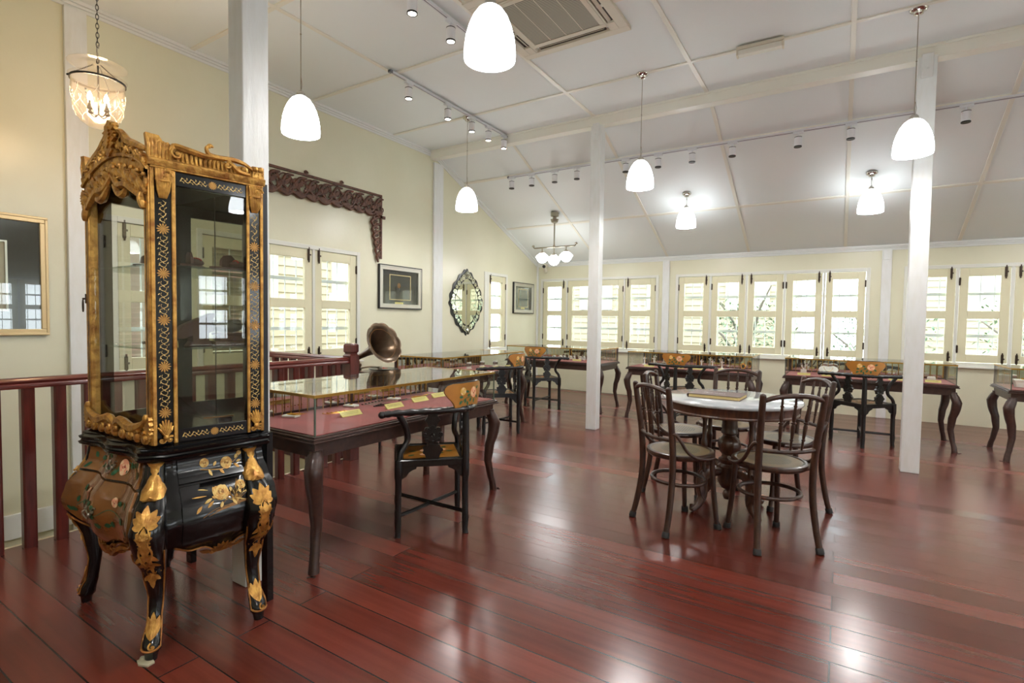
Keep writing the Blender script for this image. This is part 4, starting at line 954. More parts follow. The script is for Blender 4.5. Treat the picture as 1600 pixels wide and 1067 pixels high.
for k in range(11):
    x = -UF+.035+(2*UF-.07)*k/10; dz = .055*abs(x/UF)**.5+.035; s = 1 if k % 2 else -1
    scroll(b, FD, x, arch(x)-.03-dz*.5, .028, random.random()*6, s*.9, .008, .008, 1, 12)
    leafd(b, FD, x-.03, arch(x)-.03, x+.028*s, arch(x)-.035-dz*.8, .022, 0, .012, 1); scroll(b, FD, x+.012*s, arch(x)-.03-dz*.9, .018, k, -s*.9, .007, .01, 1, 10)
    curl(b, FD, [(x-.03, arch(x)-.05), (x, arch(x)-.03-dz*.5), (x+.03, arch(x)-.04-dz*.8)], .008, .012)
    b.ell(FD(x, arch(x)-.03-dz*.7, .014), (.012,.012,.012), 8, 5); b.ell(FD(x+.02, arch(x)-.04, .012), .009, 6, 4)
for s in (-1,1):
    curl(b, FD, [(0, 1.80), (s*.06, 1.755), (s*.13, 1.75), (s*.19, 1.72), (s*.24, 1.69)], .011, .01); curl(b, FD, [(s*.25, 1.72), (s*.245, 1.69), (s*.255, 1.665), (s*.262, 1.645)], .010, .01)
    curl(b, FD, [(s*.02, 1.76), (s*.07, 1.72), (s*.11, 1.715), (s*.13, 1.73)], .010, .012)
b.build('gilt_spandrel', 'gold', dr)
b = MB()
for k in range(9):
    x = -UF+.03+(2*UF-.06)*k/8; h = .035+.05*abs(x/UF)+.012*sin(5*k); s = 1 if x > 0 else -1
    leafd(b, FD, x, ZB+.004, x+.03*s, ZB+.02+h, .022, .002, .014, 1); scroll(b, FD, x+.012, ZB+.03, .02, k, s*.9, .008, .016, 1, 12); b.ell(FD(x, ZB+.02, .012), (.024,.012,.018), 8, 5)
for s in (-1,1): curl(b, FD, [(s*.27, ZB+.1), (s*.22, ZB+.07), (s*.14, ZB+.055), (s*.05, ZB+.075), (0, ZB+.05)], .012, .014); b.ell(FD(s*.262, ZB+.1, .01), (.016,.014,.02), 8, 5)
b.build('gilt_swag', 'gold', dr)
# crest
b = MB(); random.seed(4)
def ctop(x): a = abs(x)/UF; return interp([(0,2.0),(.12,1.985),(.22,1.945),(.5,1.90),(.8,1.865),(1.,1.85)], a)
b.poly(FD, [(x, arch(x)-.004) for x in xs]+[(x, ctop(x)-.016) for x in xs[::-1]], -.022, .0)
for k in range(46):
    x = random.uniform(-UF+.02, UF-.02); z = random.uniform(arch(x)+.012, max(arch(x)+.02, ctop(x)-.02)); a = random.random()*6
    if k % 3 == 0: scroll(b, FD, x, z, random.uniform(.014,.024), a, random.choice((-.9,.9)), .0065, .008, 1, 10)
    elif k % 3 == 1: leafd(b, FD, x, z, x+.038*cos(a), min(z+.038*sin(a), ctop(x)), .012, 0, .014, 1)
    else: b.ell(FD(x, z, .006), (.011,.012,.014), 8, 5)
for s in (-1,1):
    curl(b, FD, [(s*.02, 1.975), (s*.07, 1.955), (s*.12, 1.915), (s*.19, 1.89), (s*.27, 1.86)], .0105, .0)
    for q in range(6): x = s*(.06+.036*q); b.tube([FD(x, ctop(x)-.01, .004), FD(x+s*.008, (ctop(x)+arch(x))/2+.01, .014), FD(x+s*.02, arch(x)+.012, .006)], [.004,.006,.004], 6)
leafd(b, FD, 0, 1.87, 0, 2.01, .045, .004, .018, 1); leafd(b, FD, 0, 1.9, 0, 1.99, .022, .02, .008, 1)
for s in (-1,1): scroll(b, FD, s*.035, 1.955, .022, 1, s*.9, .008, .012, 1, 12); b.ell(FD(s*.03, 1.99, .008), (.014,.014,.012), 8, 5)
b.build('gilt_crest', 'gold', cab)
b = MB(); b.loft([[FD(x, arch(x), -.03), FD(x, arch(x), .012), FD(x, arch(x)+.008, .016), FD(x, arch(x)+.014, .008), FD(x, arch(x)+.014, -.03)] for x in xs]); b.build('gilt_cornice', 'gold', cab, ang=40)
for sg in (1, -1):
    F = SD(sg)
    b = MB(); b.loft([[F(u, ZT-.012, -.03), F(u, ZT-.012, .010), F(u, ZT+.002, .016), F(u, ZT+.012, .018), F(u, ZT+.018, .010), F(u, ZT+.018, -.03)] for u in (-.006, SL_+.006)]); b.build('gilt_cornice', 'gold', cab, ang=40)
    b = MB()
    # ribbed corner fin
    for k in range(7):
        u = -.002+.0115*k; h = .082-.004*k-(.018 if k > 4 else 0); b.tube([F(u, ZT+.016, .006), F(u-.002, ZT+.016+h*.5, .010), F(u-.006+.002*k, ZT+.016+h, .0)], [.007,.007,.004], 6)
    b.poly(F, [(-.004,ZT+.016),(.066,ZT+.016),(.078,ZT+.062),(.06,ZT+.082),(.045,ZT+.078),(.03,ZT+.1),(-.012,ZT+.102)], -.018, .006)
    # fluted ridge plate
    def rt(u): return interp([(.06,.052),(.10,.048),(.15,.052),(.19,.038),(.24,.046),(.29,.032),(.33,.04),(.37,.03),(.41,.03)], u)
    us = [.06+.345*k/22 for k in range(23)]; b.poly(F, [(u, ZT+.016) for u in us]+[(u, ZT+.016+rt(u)) for u in us[::-1]], -.012, .0)
    for u in us[::1]: b.tube([F(u, ZT+.016, .004), F(u-.003, ZT+.016+rt(u)*.55, .007), F(u-.002, ZT+.012+rt(u), .0)], [.004,.0055,.003], 6)
    curl(b, F, [(.066,.0+ZT+.04), (.075, ZT+.072), (.12, ZT+.068), (.18, ZT+.06), (.215, ZT+.062)], .008, .008); scroll(b, F, .088, ZT+.045, .02, 2, .9, .007, .012, 1, 14)
    curl(b, F, [(.205, ZT+.105), (.19, ZT+.095), (.198, ZT+.072), (.23, ZT+.066), (.29, ZT+.07), (.335, ZT+.062), (.37, ZT+.04)], .007, .006); scroll(b, F, .2, ZT+.1, .011, 0, .8, .0045, .006, 1, 10)
    scroll(b, F, .262, ZT+.045, .019, 2, -.9, .006, .012, 1, 14); scroll(b, F, .325, ZT+.04, .019, 3, .9, .006, .012, 1, 14); curl(b, F, [(.262, ZT+.06), (.28, ZT+.05), (.31, ZT+.028), (.35, ZT+.024)], .007, .010)
    b.obox(F, .362, .408, ZT+.016, ZT+.062, -.018, .010); b.ell(F(.372, ZT+.05, .012), (.013,.013,.012), 8, 5); b.ell(F(.395, ZT+.052, .012), (.011,.012,.013), 8, 5)
    b.build('gilt_side_crest', 'gold', cab)
for z in (1.128, 1.447):
    b = MB(); b.loft([[V((x,y,zz)) for x, y in ((-UF+.01,-.185),(UF-.01,-.185),(UR-.035,.185),(-UR+.035,.185))] for zz in (z-.007, z)]); b.build('glass_shelf', 'shelfg', cab, smooth=False)
# wedge under the front foot
b = MB(); b.poly(frame((0,0,0),(1,0,0),(0,1,0)), [(-.03,-.02),(.0,-.028),(.034,-.012),(.03,.012),(-.006,.018),(-.026,.01)], 0, .006); b.ell((-.02,-.006,.008), (.012,.01,.01), 6, 4)
o = b.build('folded_paper_wedge', 'dirt', smooth=False, loc=(-2.085, .86, 0)); tag(o, 'crumpled folded paper wedge on the floor by the front foot of the gilded cabinet', 'paper')

# things in the cabinet (local -> world offsets)
def cw(x, y, z): return (x, y, z)
t = thing('shoe_mould', 'brown wedge shaped mould with slanted top on the middle shelf of the gilded cabinet', 'ornament', (-2.26, 1.135, 1.129), rz=1.45)
b = MB(); b.poly(frame((0,.028,0),(1,0,0),(0,0,1),(0,-1,0)), [(-.045,0),(.055,0),(.05,.012),(.034,.022),(.034,.052),(.065,.068),(.082,.086),(.055,.09),(.045,.1),(.06,.13),(.055,.138),(-.02,.105),(-.06,.085),(-.1,.035),(-.06,.03),(-.03,.042),(-.03,.02)], 0, .056); b.build('block', 'brownit', t, smooth=False, bevel=.004)
b = MB(); b.tube(bez([(.078,-.029,.084), (.07,-.032,.05), (.045,-.03,.03)]), .0014, 5); b.build('cord', 'blackf', t)
t = thing('carved_pillow_box', 'dark carved box with a tasselled pillow on a wooden plinth on the middle cabinet shelf', 'box', (-2.22, 1.235, 1.129), rz=1.45)
b = MB(); b.box(-.06,.06,-.035,.035,0,.02); b.build('plinth', 'pedw', t, smooth=False, bevel=.003)
b = MB(); b.box(-.04,.06,-.03,.03,.02,.045); b.box(-.05,.062,-.033,.033,.045,.055); b.build('box', 'brownit', t, smooth=False, bevel=.003)
b = MB(); b.ell((.005,0,.08), (.06,.03,.026), 16, 10); b.ell((-.05,0,.098), (.012,.02,.014), 8, 5); b.ell((.03,0,.095), (.03,.028,.018), 10, 6); b.build('pillow', 'stone', t)
b = MB(); b.box(-.022,.022,-.001,.001,0,.028); o = b.build('label_card', ['card'], smooth=False, loc=(-2.205, 1.01, 1.129)); o.rotation_euler = (-.5, 0, 1.25); tag(o, 'yellow label card on the middle glass shelf of the gilded cabinet', 'label card')
b = MB(); b.tube(bez([(-.1,0,.008), (-.04,.0,.018), (.02,.0,.035), (.05,0,.05)]), [.006]*24+[.010], 8); o = b.build('wooden_roller', 'brownit', loc=(-2.36, 1.08, 1.132)); o.rotation_euler = (0,0,1.2); tag(o, 'slender brown wooden roller leaning on the middle shelf of the gilded cabinet', 'ornament')
def slipper(loc, rz, label):
    t = thing('beaded_slipper', label, 'slipper', loc, rz=rz, group=None)
    b = MB(); F = frame((0,0,0),(1,0,0),(0,1,0)); out = [(.075,0),(.06,.026),(.02,.03),(-.02,.022),(-.06,.024),(-.075,0),(-.06,-.024),(-.02,-.022),(.02,-.03),(.06,-.026)]; b.poly(F, out, 0, .01); b.build('sole', 'brownit', t, smooth=False)
    b = MB(); b.ell((.04,0,.024), (.036,.028,.016), 14, 8); q = frame((.0,.004,.008), (.8,.6,0), (0,0,1)); b.poly(q, [(-.055,.004),(-.05,.03),(-.02,.052),(.02,.056),(.05,.044),(.062,.02),(.05,.004)], -.005, .005); b.build('upper', 'brownit', t, ang=30)
    b = MB()
    for k in range(9): a = -1.1+2.2*k/8; b.ell((.03, .029*sin(a), .026+.016*cos(a)), .004, 6, 4)
    b.build('beadwork', 'redbead', t)
slipper((-2.24, 1.10, 1.448), 2.2, 'largest brown beaded slipper, middle of the top shelf of the gilded cabinet')
slipper((-2.38, 1.03, 1.4485), 1.0, 'brown slipper with red beads on the top cabinet shelf, behind the front corner pilaster')
slipper((-2.2, 1.23, 1.448), 1.5, 'brown beaded slipper on the top cabinet shelf at its right end')
t = thing('gold_hair_fan', 'fan shaped gold hair ornament lying on the black floor of the gilded cabinet', 'ornament', (-2.25, 1.06, .778), rz=1.1)
b = MB()
for k in range(6): a = 2.4+.26*k; b.tube([(0,0,.006), (.05*cos(a), .05*sin(a), .012), (.075*cos(a), .075*sin(a), .006)], [.004,.007,.004], 6)
b.tube([(0,0,.006), (.08,-.01,.006)], .006, 8); b.build('fan', 'jgold', t)
b = MB(); b.tube([(-.06,0,.011), (.0,.004,.011), (.06,0,.011)], [.006,.010,.004], 8); o = b.build('gold_hair_pin', 'jgold', loc=(-2.36, 1.0, .779)); o.rotation_euler = (0,0,.4); tag(o, 'thick gold hairpin on the cabinet floor, nearest the door', 'hairpin')
t = thing('dark_cup', 'small dark round cup with thin rod at the bottom of the gilded cabinet', 'cup', (-2.21, 1.22, .778))
b = MB(); b.lathe([(.024,0),(.027,.03),(.027,.045),(.024,.045),(.023,.004)], 20); b.build('cup', 'darkm', t); b = MB(); b.tube([(-.02,-.08,.05), (.01,.03,.05)], .003, 6); b.build('rod', 'goldk', t)

# ================================================================ SHOWCASES
ZG0, ZG1 = .672, .874
def make_case(L, d, label, loc, rz):
    t = thing('showcase_table', label, 'display case', loc, rz, 'dark wood glass-topped jewellery showcases'); a, c = L/2, d/2
    b = MB()
    for e, z0, z1 in ((.024,.640,.650),(.016,.650,.656),(.020,.656,.664),(.008,.664,.672)): b.box(-a-e, a+e, -c-e, c+e, z0, z1)
    for x0, x1, y0, y1 in ((-a+.005, a-.005, -c+.005, -c+.03), (-a+.005, a-.005, c-.03, c-.005), (-a+.005, -a+.03, -c+.03, c-.03), (a-.03, a-.005, -c+.03, c-.03)): b.box(x0, x1, y0, y1, .566, .640)
    b.build('table_frame', 'tablew', t, smooth=False, bevel=.003)
    OT = [(0,.034),(.05,.026),(.12,.008),(.22,-.012),(.33,.0),(.43,.028),(.5,.036),(.56,.012),(.585,.0)]
    RT = [(0,.024),(.04,.022),(.10,.0215),(.2,.025),(.33,.032),(.43,.037),(.5,.040),(.55,.038),(.585,.030)]
    sq = [(1,.35),(.8,.8),(.35,1),(-.35,1),(-.8,.8),(-1,.35),(-1,-.35),(-.8,-.8),(-.35,-1),(.35,-1),(.8,-.8),(1,-.35)]
    for sx in (-1, 1):
        for sy in (-1, 1):
            dg = V((sx*.8, sy*.6, 0)); P0 = V((sx*(a-.022), sy*(c-.022), 0)); b = MB()
            b.loft([[P0+dg*interp(OT, z)+V((x*interp(RT,z), y*interp(RT,z), z)) for x, y in sq] for z in (0,.02,.06,.1,.16,.22,.28,.34,.39,.43,.47,.5,.53,.56,.585,.6)])
            lg = b.build('leg', 'tablew', t, ang=50)
            b = MB(); lt = V((-dg.y, dg.x, 0)).normalized()
            F = lambda u, v, w=0: P0+dg*interp(OT, v)+dg.normalized()*(interp(RT, v)*1.12+w)+lt*u
            for s in (-1,1): scroll(b, F, s*.014, .50, .012, 1, s*.9, .004, 0, 1, 10); leafd(b, F, s*.004, .47, s*.02, .42, .007, -.002, .006, 1)
            leafd(b, F, 0, .46, 0, .38, .01, -.002, .006, 1); b.build('knee_carving', 'tablew', lg)
    b = MB(); b.box(-a+.012, a-.012, -c+.012, c-.02, .672, .676); b.build('velvet_bed', 'velvet', t, smooth=False)
    for nm, q in (('front_glass', (-a, a, -c, -c+.005)), ('side_glass', (-a, -a+.005, -c+.005, c-.02)), ('side_glass', (a-.005, a, -c+.005, c-.02))):
        b = MB(); b.box(q[0], q[1], q[2], q[3], ZG0, ZG1-.006); b.build(nm, 'glass', t, smooth=False)
    b = MB(); b.box(-a, a, -c, c, ZG1-.006, ZG1); b.build('top_glass', 'glass', t, smooth=False)
    b = MB()
    for q in ((-a-.003, a+.003, -c-.003, -c+.006), (-a-.003, -a+.006, -c+.006, c), (a-.006, a+.003, -c+.006, c)): b.box(q[0], q[1], q[2], q[3], ZG1-.013, ZG1+.001)
    b.build('brass_edging', 'brass', t, smooth=False)
    b = MB()
    for sx in (-1, 1): b.box(min(sx*a, sx*(a-.007)), max(sx*a, sx*(a-.007)), -c-.001, -c+.006, ZG0, ZG1-.013)
    b.build('corner_strip', 'gedge', t, smooth=False)
    b = MB(); b.box(-a, a, c-.02, c, ZG0, ZG0+.018); b.box(-a, a, c-.02, c, ZG1-.018, ZG1-.007)
    for x0, x1 in ((-a, -a+.022), (a-.022, a), (-.012, .012)): b.box(x0, x1, c-.02, c, ZG0+.018, ZG1-.018)
    b.build('rear_frame', 'tablew', t, smooth=False)
    b = MB()
    for x0, x1 in ((-a+.022, -a+.034), (a-.034, a-.022), (-.024, -.012), (.012, .024)): b.box(x0, x1, c-.021, c-.016, ZG0+.018, ZG1-.018)
    b.build('brass_stile', 'brass', t, smooth=False)
    b = MB(); b.box(-a+.03, -.02, c-.014, c-.010, ZG0+.018, ZG1-.018); b.box(.02, a-.03, c-.014, c-.010, ZG0+.018, ZG1-.018); b.build('rear_mirror', 'mirror', t, smooth=False)
    x = -a+.07
    while x < a-.05:
        if abs(x) > .03: b = MB(); b.tube([(x, c-.045, .676), (x, c-.045, ZG1-.008)], .0028, 6); b.build('rod', 'brass', t)
        x += .057
    b = MB(); b.tube([(-a+.02, c-.045, ZG1-.02), (a-.02, c-.045, ZG1-.02)], .0025, 6); b.build('rod_rail', 'brass', t)
    return t
H90 = pi/2
CASES = {1: (1.55,.66,(-2.48,2.395,0),H90), 2: (1.55,.66,(-3.66,4.77,0),H90), 3: (1.55,.66,(-3.585,7.09,0),0), 4: (1.50,.66,(-1.625,6.96,0),0), 5: (1.52,.66,(.22,7.05,0),0), 6: (1.52,.66,(2.105,6.91,0),0)}
CL = {1: 'dark wood jewellery showcase nearest the camera, beside the gilded cabinet, with red velvet bed', 2: 'dark wood jewellery showcase along the left wall in front of the scalloped mirror', 3: 'dark wood jewellery showcase in the far left corner, partly behind the middle white post',
      4: 'dark wood jewellery showcase under the five-leaf middle window, behind the round table', 5: 'dark wood jewellery showcase whose right end shows past the right-hand white post', 6: 'dark wood jewellery showcase cut off by the right edge of the picture'}
for k, (L, d, loc, rz) in CASES.items(): make_case(L, d, CL[k], loc, rz)
ZV = .6762
def at(k, x, y, z=ZV):
    L, d, loc, rz = CASES[k]; c, s = cos(rz), sin(rz); return (loc[0]+c*x-s*y, loc[1]+s*x+c*y, z), rz
def card(k, x, y, label, w=.1, h=.034, rz=0):
    p, r = at(k, x, y, ZV+.002); t = thing('label_card', label, 'label card', p, r+rz)
    q = frame((0,0,0), (1,0,0), (0,sin(.6),cos(.6)))
    q = frame((0,-.012,0), (1,0,0), (0,.75,.66))
    b = MB(); b.obox(q, -w/2, w/2, 0, h, -.0015, 0); b.loft([[(x_, y_, z_) for y_, z_ in ((-.012,0),(-.011,0),(.012,.02),(.012,0))] for x_ in (-w/2, w/2)]); b.build('card', 'card', t, smooth=False)
    b = MB()
    for v, f in ((h*.68,.8),(h*.42,.7)):
        u = -w/2*f
        while u < w/2*f-.004: l = random.uniform(.005,.012); b.obox(q, u, min(u+l, w/2*f), v, v+.0022, .0, .0004); u += l+.003
    b.build('lettering', 'ink', t, smooth=False); return t
def pad(k, x, y, label, rz=0, kind=0, s=1.):
    p, r = at(k, x, y); t = thing('jewellery_pad', label, 'display pad', p, r+rz)
    b = MB(); b.poly(frame((0,0,0), (1,0,0), (0,1,0)), [(s*.03*(1 if abs(cos(a)) > .7 else .98)*cos(a)/max(abs(cos(a)), abs(sin(a)))*.98, s*.045*sin(a)/max(abs(cos(a)), abs(sin(a)))*.98) for a in [j*2*pi/24+.01 for j in range(24)]], .0, .014)
    b.T = None; b.build('pad', 'pad', t, smooth=False, bevel=.005)
    return t, p, r+rz
# showcase 1
pd1 = pad(1, -.535, .20, 'white pad with long gold pins at the near end of the nearest showcase', .35)
pd2 = pad(1, -.085, .215, 'white pad with a gold brooch in the nearest showcase, left of two', .2)
pd3 = pad(1, .30, .215, 'white pad with a gold brooch in the nearest showcase, right of two', .2)
def pin(loc, rz, L, m, head, label, group, mh=None):
    t = thing('hairpin', label, 'hairpin', loc, rz, group); b = MB(); b.tube([(0,0,.003), (0,-L*.6,.003), (0,-L,.0025)], [.0022,.0018,.0006], 6); b.build('shaft', m, t)
    b = MB(); b.ell((0,.004,.005), (head*.7,head,head*.6), 8, 5); b.ell((0,.004-head,.004), head*.45, 6, 4); b.build('head', mh or m, t); return t
for k in range(5):
    p, r = at(1, -.535+.012*(k-2)*.6, .21, ZV+.0145); pin(p, r+.35-.28+.14*k, .085, 'jgold', .006, 'long gold pin fanned out on the end white pad of the nearest showcase', 'gold pins on the end pad')
for q, nm in ((pd2, 'left'), (pd3, 'right')):
    loc = q[1]; b = MB(); F = frame((0,0,0), (1,0,0), (0,1,0)); daisy(b, F, 0, 0, .012, .002, 0, 8); b.ell((0,0,.003), (.005,.005,.003), 8, 5); b.ell((0,-.016,.003), (.004,.006,.002), 6, 4); b.poly(F, [(.01*cos(j*pi/4), .012*sin(j*pi/4)) for j in range(8)], 0, .003)
    o = b.build('brooch', 'jgold', smooth=False, loc=(loc[0], loc[1], ZV+.0145)); tag(o, 'small gold brooch on the %s white pad of the nearest showcase' % nm, 'brooch')
def pins(k, x0, y0, n, dx, dy, da, L, m, head, label, group, a0=0., mh=None):
    for j in range(n):
        p, r = at(k, x0+dx*j, y0+dy*j); pin(p, r+a0+da*j, L, m, head, label, group, mh)
pins(1, -.37, .125, 6, .028, -.004, .05, .05, 'jgold', .0065, 'short gold hairpin in the gold cluster left of the first yellow card, nearest showcase', 'gold hairpins in the nearest showcase', .4)
pins(1, .0, .2, 7, .035, .006, .05, .11, 'silver', .007, 'silver hairpin with dark head in the fanned row between the two white pads, nearest showcase', 'silver hairpins in the nearest showcase', .6, 'darkm')
pins(1, .0, .085, 4, .03, .012, .1, .07, 'darkm', .008, 'dark hairpin with jewelled head behind the second yellow card, nearest showcase', 'dark hairpins in the nearest showcase', .9)
pins(1, .27, .13, 5, .022, .004, .08, .055, 'silver', .007, 'small silver and dark brooch pin behind the third yellow card, nearest showcase', 'small silver pins in the nearest showcase', 1.0, 'darkm')
pins(1, .44, .17, 3, .025, .01, .1, .09, 'jgold', .005, 'thin gold hairpin towards the far end of the nearest showcase', 'thin gold hairpins at the far end of the nearest showcase', 1.1)
pins(1, .56, .16, 4, .02, .006, .15, .03, 'silver', .006, 'tiny silver earring pin before the painted chair crest, nearest showcase', 'tiny earring pins in the nearest showcase', .8, 'jgold')
for x, y, nm in ((-.30,-.04,'first, largest looking yellow card of the nearest showcase, by the gold hairpins'), (.05,-.045,'second yellow card of the nearest showcase, before the dark hairpins'), (.355,.01,'third yellow card of the nearest showcase, left of the painted chair crest'), (.60,.045,'fourth yellow card of the nearest showcase, half behind the painted chair crest')): card(1, x, y, nm, .15, .042)
# showcase 2
def cuff(k, x, y, label):
    p, r = at(k, x, y); t = thing('bracelet_stand', label, 'display stand', p, r)
    b = MB(); b.lathe([(.035,0),(.036,.006),(.03,.01)], 20); b.lathe([(.026,.01),(.028,.07),(.022,.074)], 20); b.build('cylinder', 'pad', t)
    b = MB(); b.lathe([(.0285,.03),(.0315,.03),(.0315,.06),(.0285,.06),(.0285,.03)], 20, cap=False); b.build('cuff', 'silver', t)
    b = MB(); b.ell((.0,-.02,.078), (.02,.008,.005), 8, 5); b.build('lid', 'pad', t)
cuff(2, .20, .08, 'white cylinder stand with silver cuff, left one of three in the showcase before the mirror'); cuff(2, .47, .08, 'white cylinder stand with silver cuff, middle one of three in the showcase before the mirror'); cuff(2, .64, .0, 'white cylinder stand with silver cuff, right one of three in the showcase before the mirror')
for x, y, nm in ((-.16,-.07,'yellow card left of the three cylinder stands, showcase before the mirror'), (.30,-.06,'yellow card in front of the left cylinder stand, showcase before the mirror'), (.46,-.14,'yellow card in front of the middle cylinder stand, showcase before the mirror'), (.70,-.16,'yellow card at the far end of the showcase before the mirror')): card(2, x, y, nm, .11)
pins(2, -.5, .05, 6, .05, 0, .1, .05, 'silver', .008, 'silver belt ornament lying at the near end of the showcase before the mirror', 'silver ornaments at the near end of the second showcase', .5, 'darkm')
pins(2, -.05, .1, 5, .05, .01, .2, .05, 'jgold', .007, 'gold hairpin lying among the stands in the showcase before the mirror', 'gold pins in the second showcase', 1.5)
# showcase 3
for j in range(9):
    p, r = at(3, -.2+.085*j, .14+.05*(j % 2)); t = thing('brooch_stand', 'small white stand with a gold and red brooch in the far corner showcase', 'display stand', p, 0, 'brooch stands in the far corner showcase')
    b = MB(); b.loft([[(x*s, y*s+o, z) for x, y in ((-1,-1),(1,-1),(1,1),(-1,1))] for s, o, z in ((.022,0,0),(.02,.0,.03),(.014,.008,.05))]); b.build('stand', 'pad', t, smooth=False)
    b = MB(); b.ell((0,-.016,.036), (.012,.006,.010), 8, 5); b.ell((.008,-.018,.024), (.006,.004,.006), 6, 4); b.ell((-.008,-.018,.024), (.006,.004,.006), 6, 4); b.build('brooch', 'jgold' if j % 2 else 'darkm', t)
for j in range(8):
    p, r = at(3, -.12+.09*j, .0+.04*(j % 2)); t = thing('pendant_jewel', 'small gold and dark jewel lying flat in the front row of the far corner showcase', 'jewel', p, j, 'flat jewels in the far corner showcase')
    b = MB(); b.ell((0,0,.006), (.018,.012,.006), 8, 5); b.ell((.02,.006,.005), (.009,.009,.005), 6, 4); b.build('jewel', ('jgold','pad','darkm')[j % 3], t); b = MB(); b.tube([(-.016,0,.005), (-.04,.012,.003)], .002, 5); b.build('chain', 'jgold', t)
card(3, .31, -.12, 'yellow card near the middle post in the far corner showcase', .13); card(3, -.5, -.08, 'yellow card behind the painted chair crest in the far corner showcase', .11)
# showcase 4
hands = [(-.66,.08),(-.53,.08),(-.36,.08),(.10,.06),(.235,.06),(.35,.06)]
hl = ['first (leftmost)','second','third','fourth','fifth','sixth (rightmost)']
for (x, y), nm in zip(hands, hl):
    p, r = at(4, x, y); t = thing('ring_stand', '%s white twig shaped ring stand in the showcase behind the round table' % nm, 'display stand', p, 0)
    b = MB(); b.lathe([(.03,0),(.031,.005),(.012,.012),(.008,.03),(.009,.07),(.012,.085)], 16)
    for a, l in ((.5,.03),(1.5,.034),(2.4,.028)): b.tube([(0,0,.075), (l*.6*cos(a), -.006, .075+l*.6*sin(a)), (l*cos(a), -.01, .075+l*sin(a))], [.009,.007,.006], 8)
    b.build('stand', 'pad', t)
    b = MB()
    for a, l in ((.5,.024),(1.5,.03),(2.4,.024)): c = V((l*cos(a), -.01, .075+l*sin(a))); b.ell(c+V((0,-.01,0)), (.005,.004,.005), 6, 4)
    b.build('ring', 'jgold', t)
p, r = at(4, .60, .06); t = thing('oval_brooch', 'oval gold framed brooch standing at the right end of the showcase behind the round table', 'brooch', p)
b = MB(); b.tube([(.022*cos(q), -.0, .05+.034*sin(q)) for q in [2*pi*j/24 for j in range(24)]], .008, 8, closed=True); b.tube([(0,0,0),(0,0,.016)], .006, 8); b.lathe([(.018,0),(.012,.006)], 12); b.build('frame', 'jgold', t)
b = MB(); b.lathe([(.001,-.003),(.018,-.002),(.018,.002)], 20, ax='y', c=(0,0,.05)); b.build('portrait', 'mount', t)
for x, nm in ((-.50,'leftmost yellow card in the showcase behind the round table'), (-.12,'yellow card below the painted crest in the showcase behind the round table'), (.12,'third yellow card from the left in the showcase behind the round table'), (.40,'fourth yellow card from the left in the showcase behind the round table'), (.62,'yellow card before the oval gold brooch')): card(4, x, -.22, nm, .13)
# showcase 5
p, r = at(5, -.59, .02); t = thing('ring_stand', 'white stand with silver flower rings, left end of the showcase by the right-hand post', 'display stand', p)
b = MB(); b.box(-.03,.03,-.02,.02,0,.05); b.tube([(0,0,.05), (.02,0,.09), (.03,0,.12)], .007, 8); b.tube([(0,0,.05), (-.02,0,.085), (-.024,0,.11)], .007, 8); b.build('stand', 'pad', t)
b = MB()
for x, z in ((.03,.12),(-.024,.11),(.0,.08)): b.ell((x,-.01,z), (.012,.006,.012), 8, 5)
b.build('ring', 'silver', t)
p, r = at(5, -.34, .0); t = thing('necklace_bust', 'white rounded necklace bust in the showcase by the right-hand post', 'display stand', p)
b = MB(); F = frame((0,0,.011), (1,0,0), (0,.45,.89)); out = [(-.05,0),(.05,0),(.085,.03),(.1,.06),(.085,.09),(.05,.105),(.02,.10),(0,.095),(-.02,.10),(-.05,.105),(-.085,.09),(-.1,.06),(-.085,.03)]
b.poly(F, out, -.02, 0); b.build('bust', 'pad', t, smooth=False, bevel=.006)
b = MB(); b.tube([F(.05*sin(q), .085-.055*(1-abs(q/1.2)**2), .004) for q in [-1.2+.2*j for j in range(13)]], .002, 6); b.ell(F(0,.026,.004), (.006,.003,.008), 8, 5); b.build('necklace', 'jgold', t)
for x, y, nm, h in ((.30,-.06,'low white block with gold ring, just left of the right-hand white post',.02), (.38,.03,'taller white ring block beside the right-hand white post',.045), (.60,.02,'white block with gold ring at the right end of the showcase past the right-hand post',.045)):
    p, r = at(5, x, y); t = thing('ring_block', nm, 'display stand', p); b = MB(); b.loft([[(x_*s, y_*s, z) for x_, y_ in ((-.035,-.025),(.035,-.025),(.035,.025),(-.035,.025))] for s, z in ((1,0),(1,h*.7),(.8,h))]); b.build('block', 'pad', t, smooth=False, bevel=.003)
    b = MB(); b.tube([(.009*cos(q), 0, h+.006+.009*sin(q)) for q in [2*pi*j/12 for j in range(12)]], .002, 6, closed=True); b.ell((0,-.002,h+.016), .005, 6, 4); b.build('ring', 'jgold', t)
for x, y in ((-.52,.2),(-.2,.2),(-.12,.2)):
    pass
for x, nm in ((-.575,'leftmost yellow card in the showcase by the right-hand post'), (-.335,'yellow card before the white necklace bust'), (.28,'yellow card left of the right-hand post'), (.59,'yellow card at the right end, past the right-hand white post')): card(5, x, -.2, nm, .13)
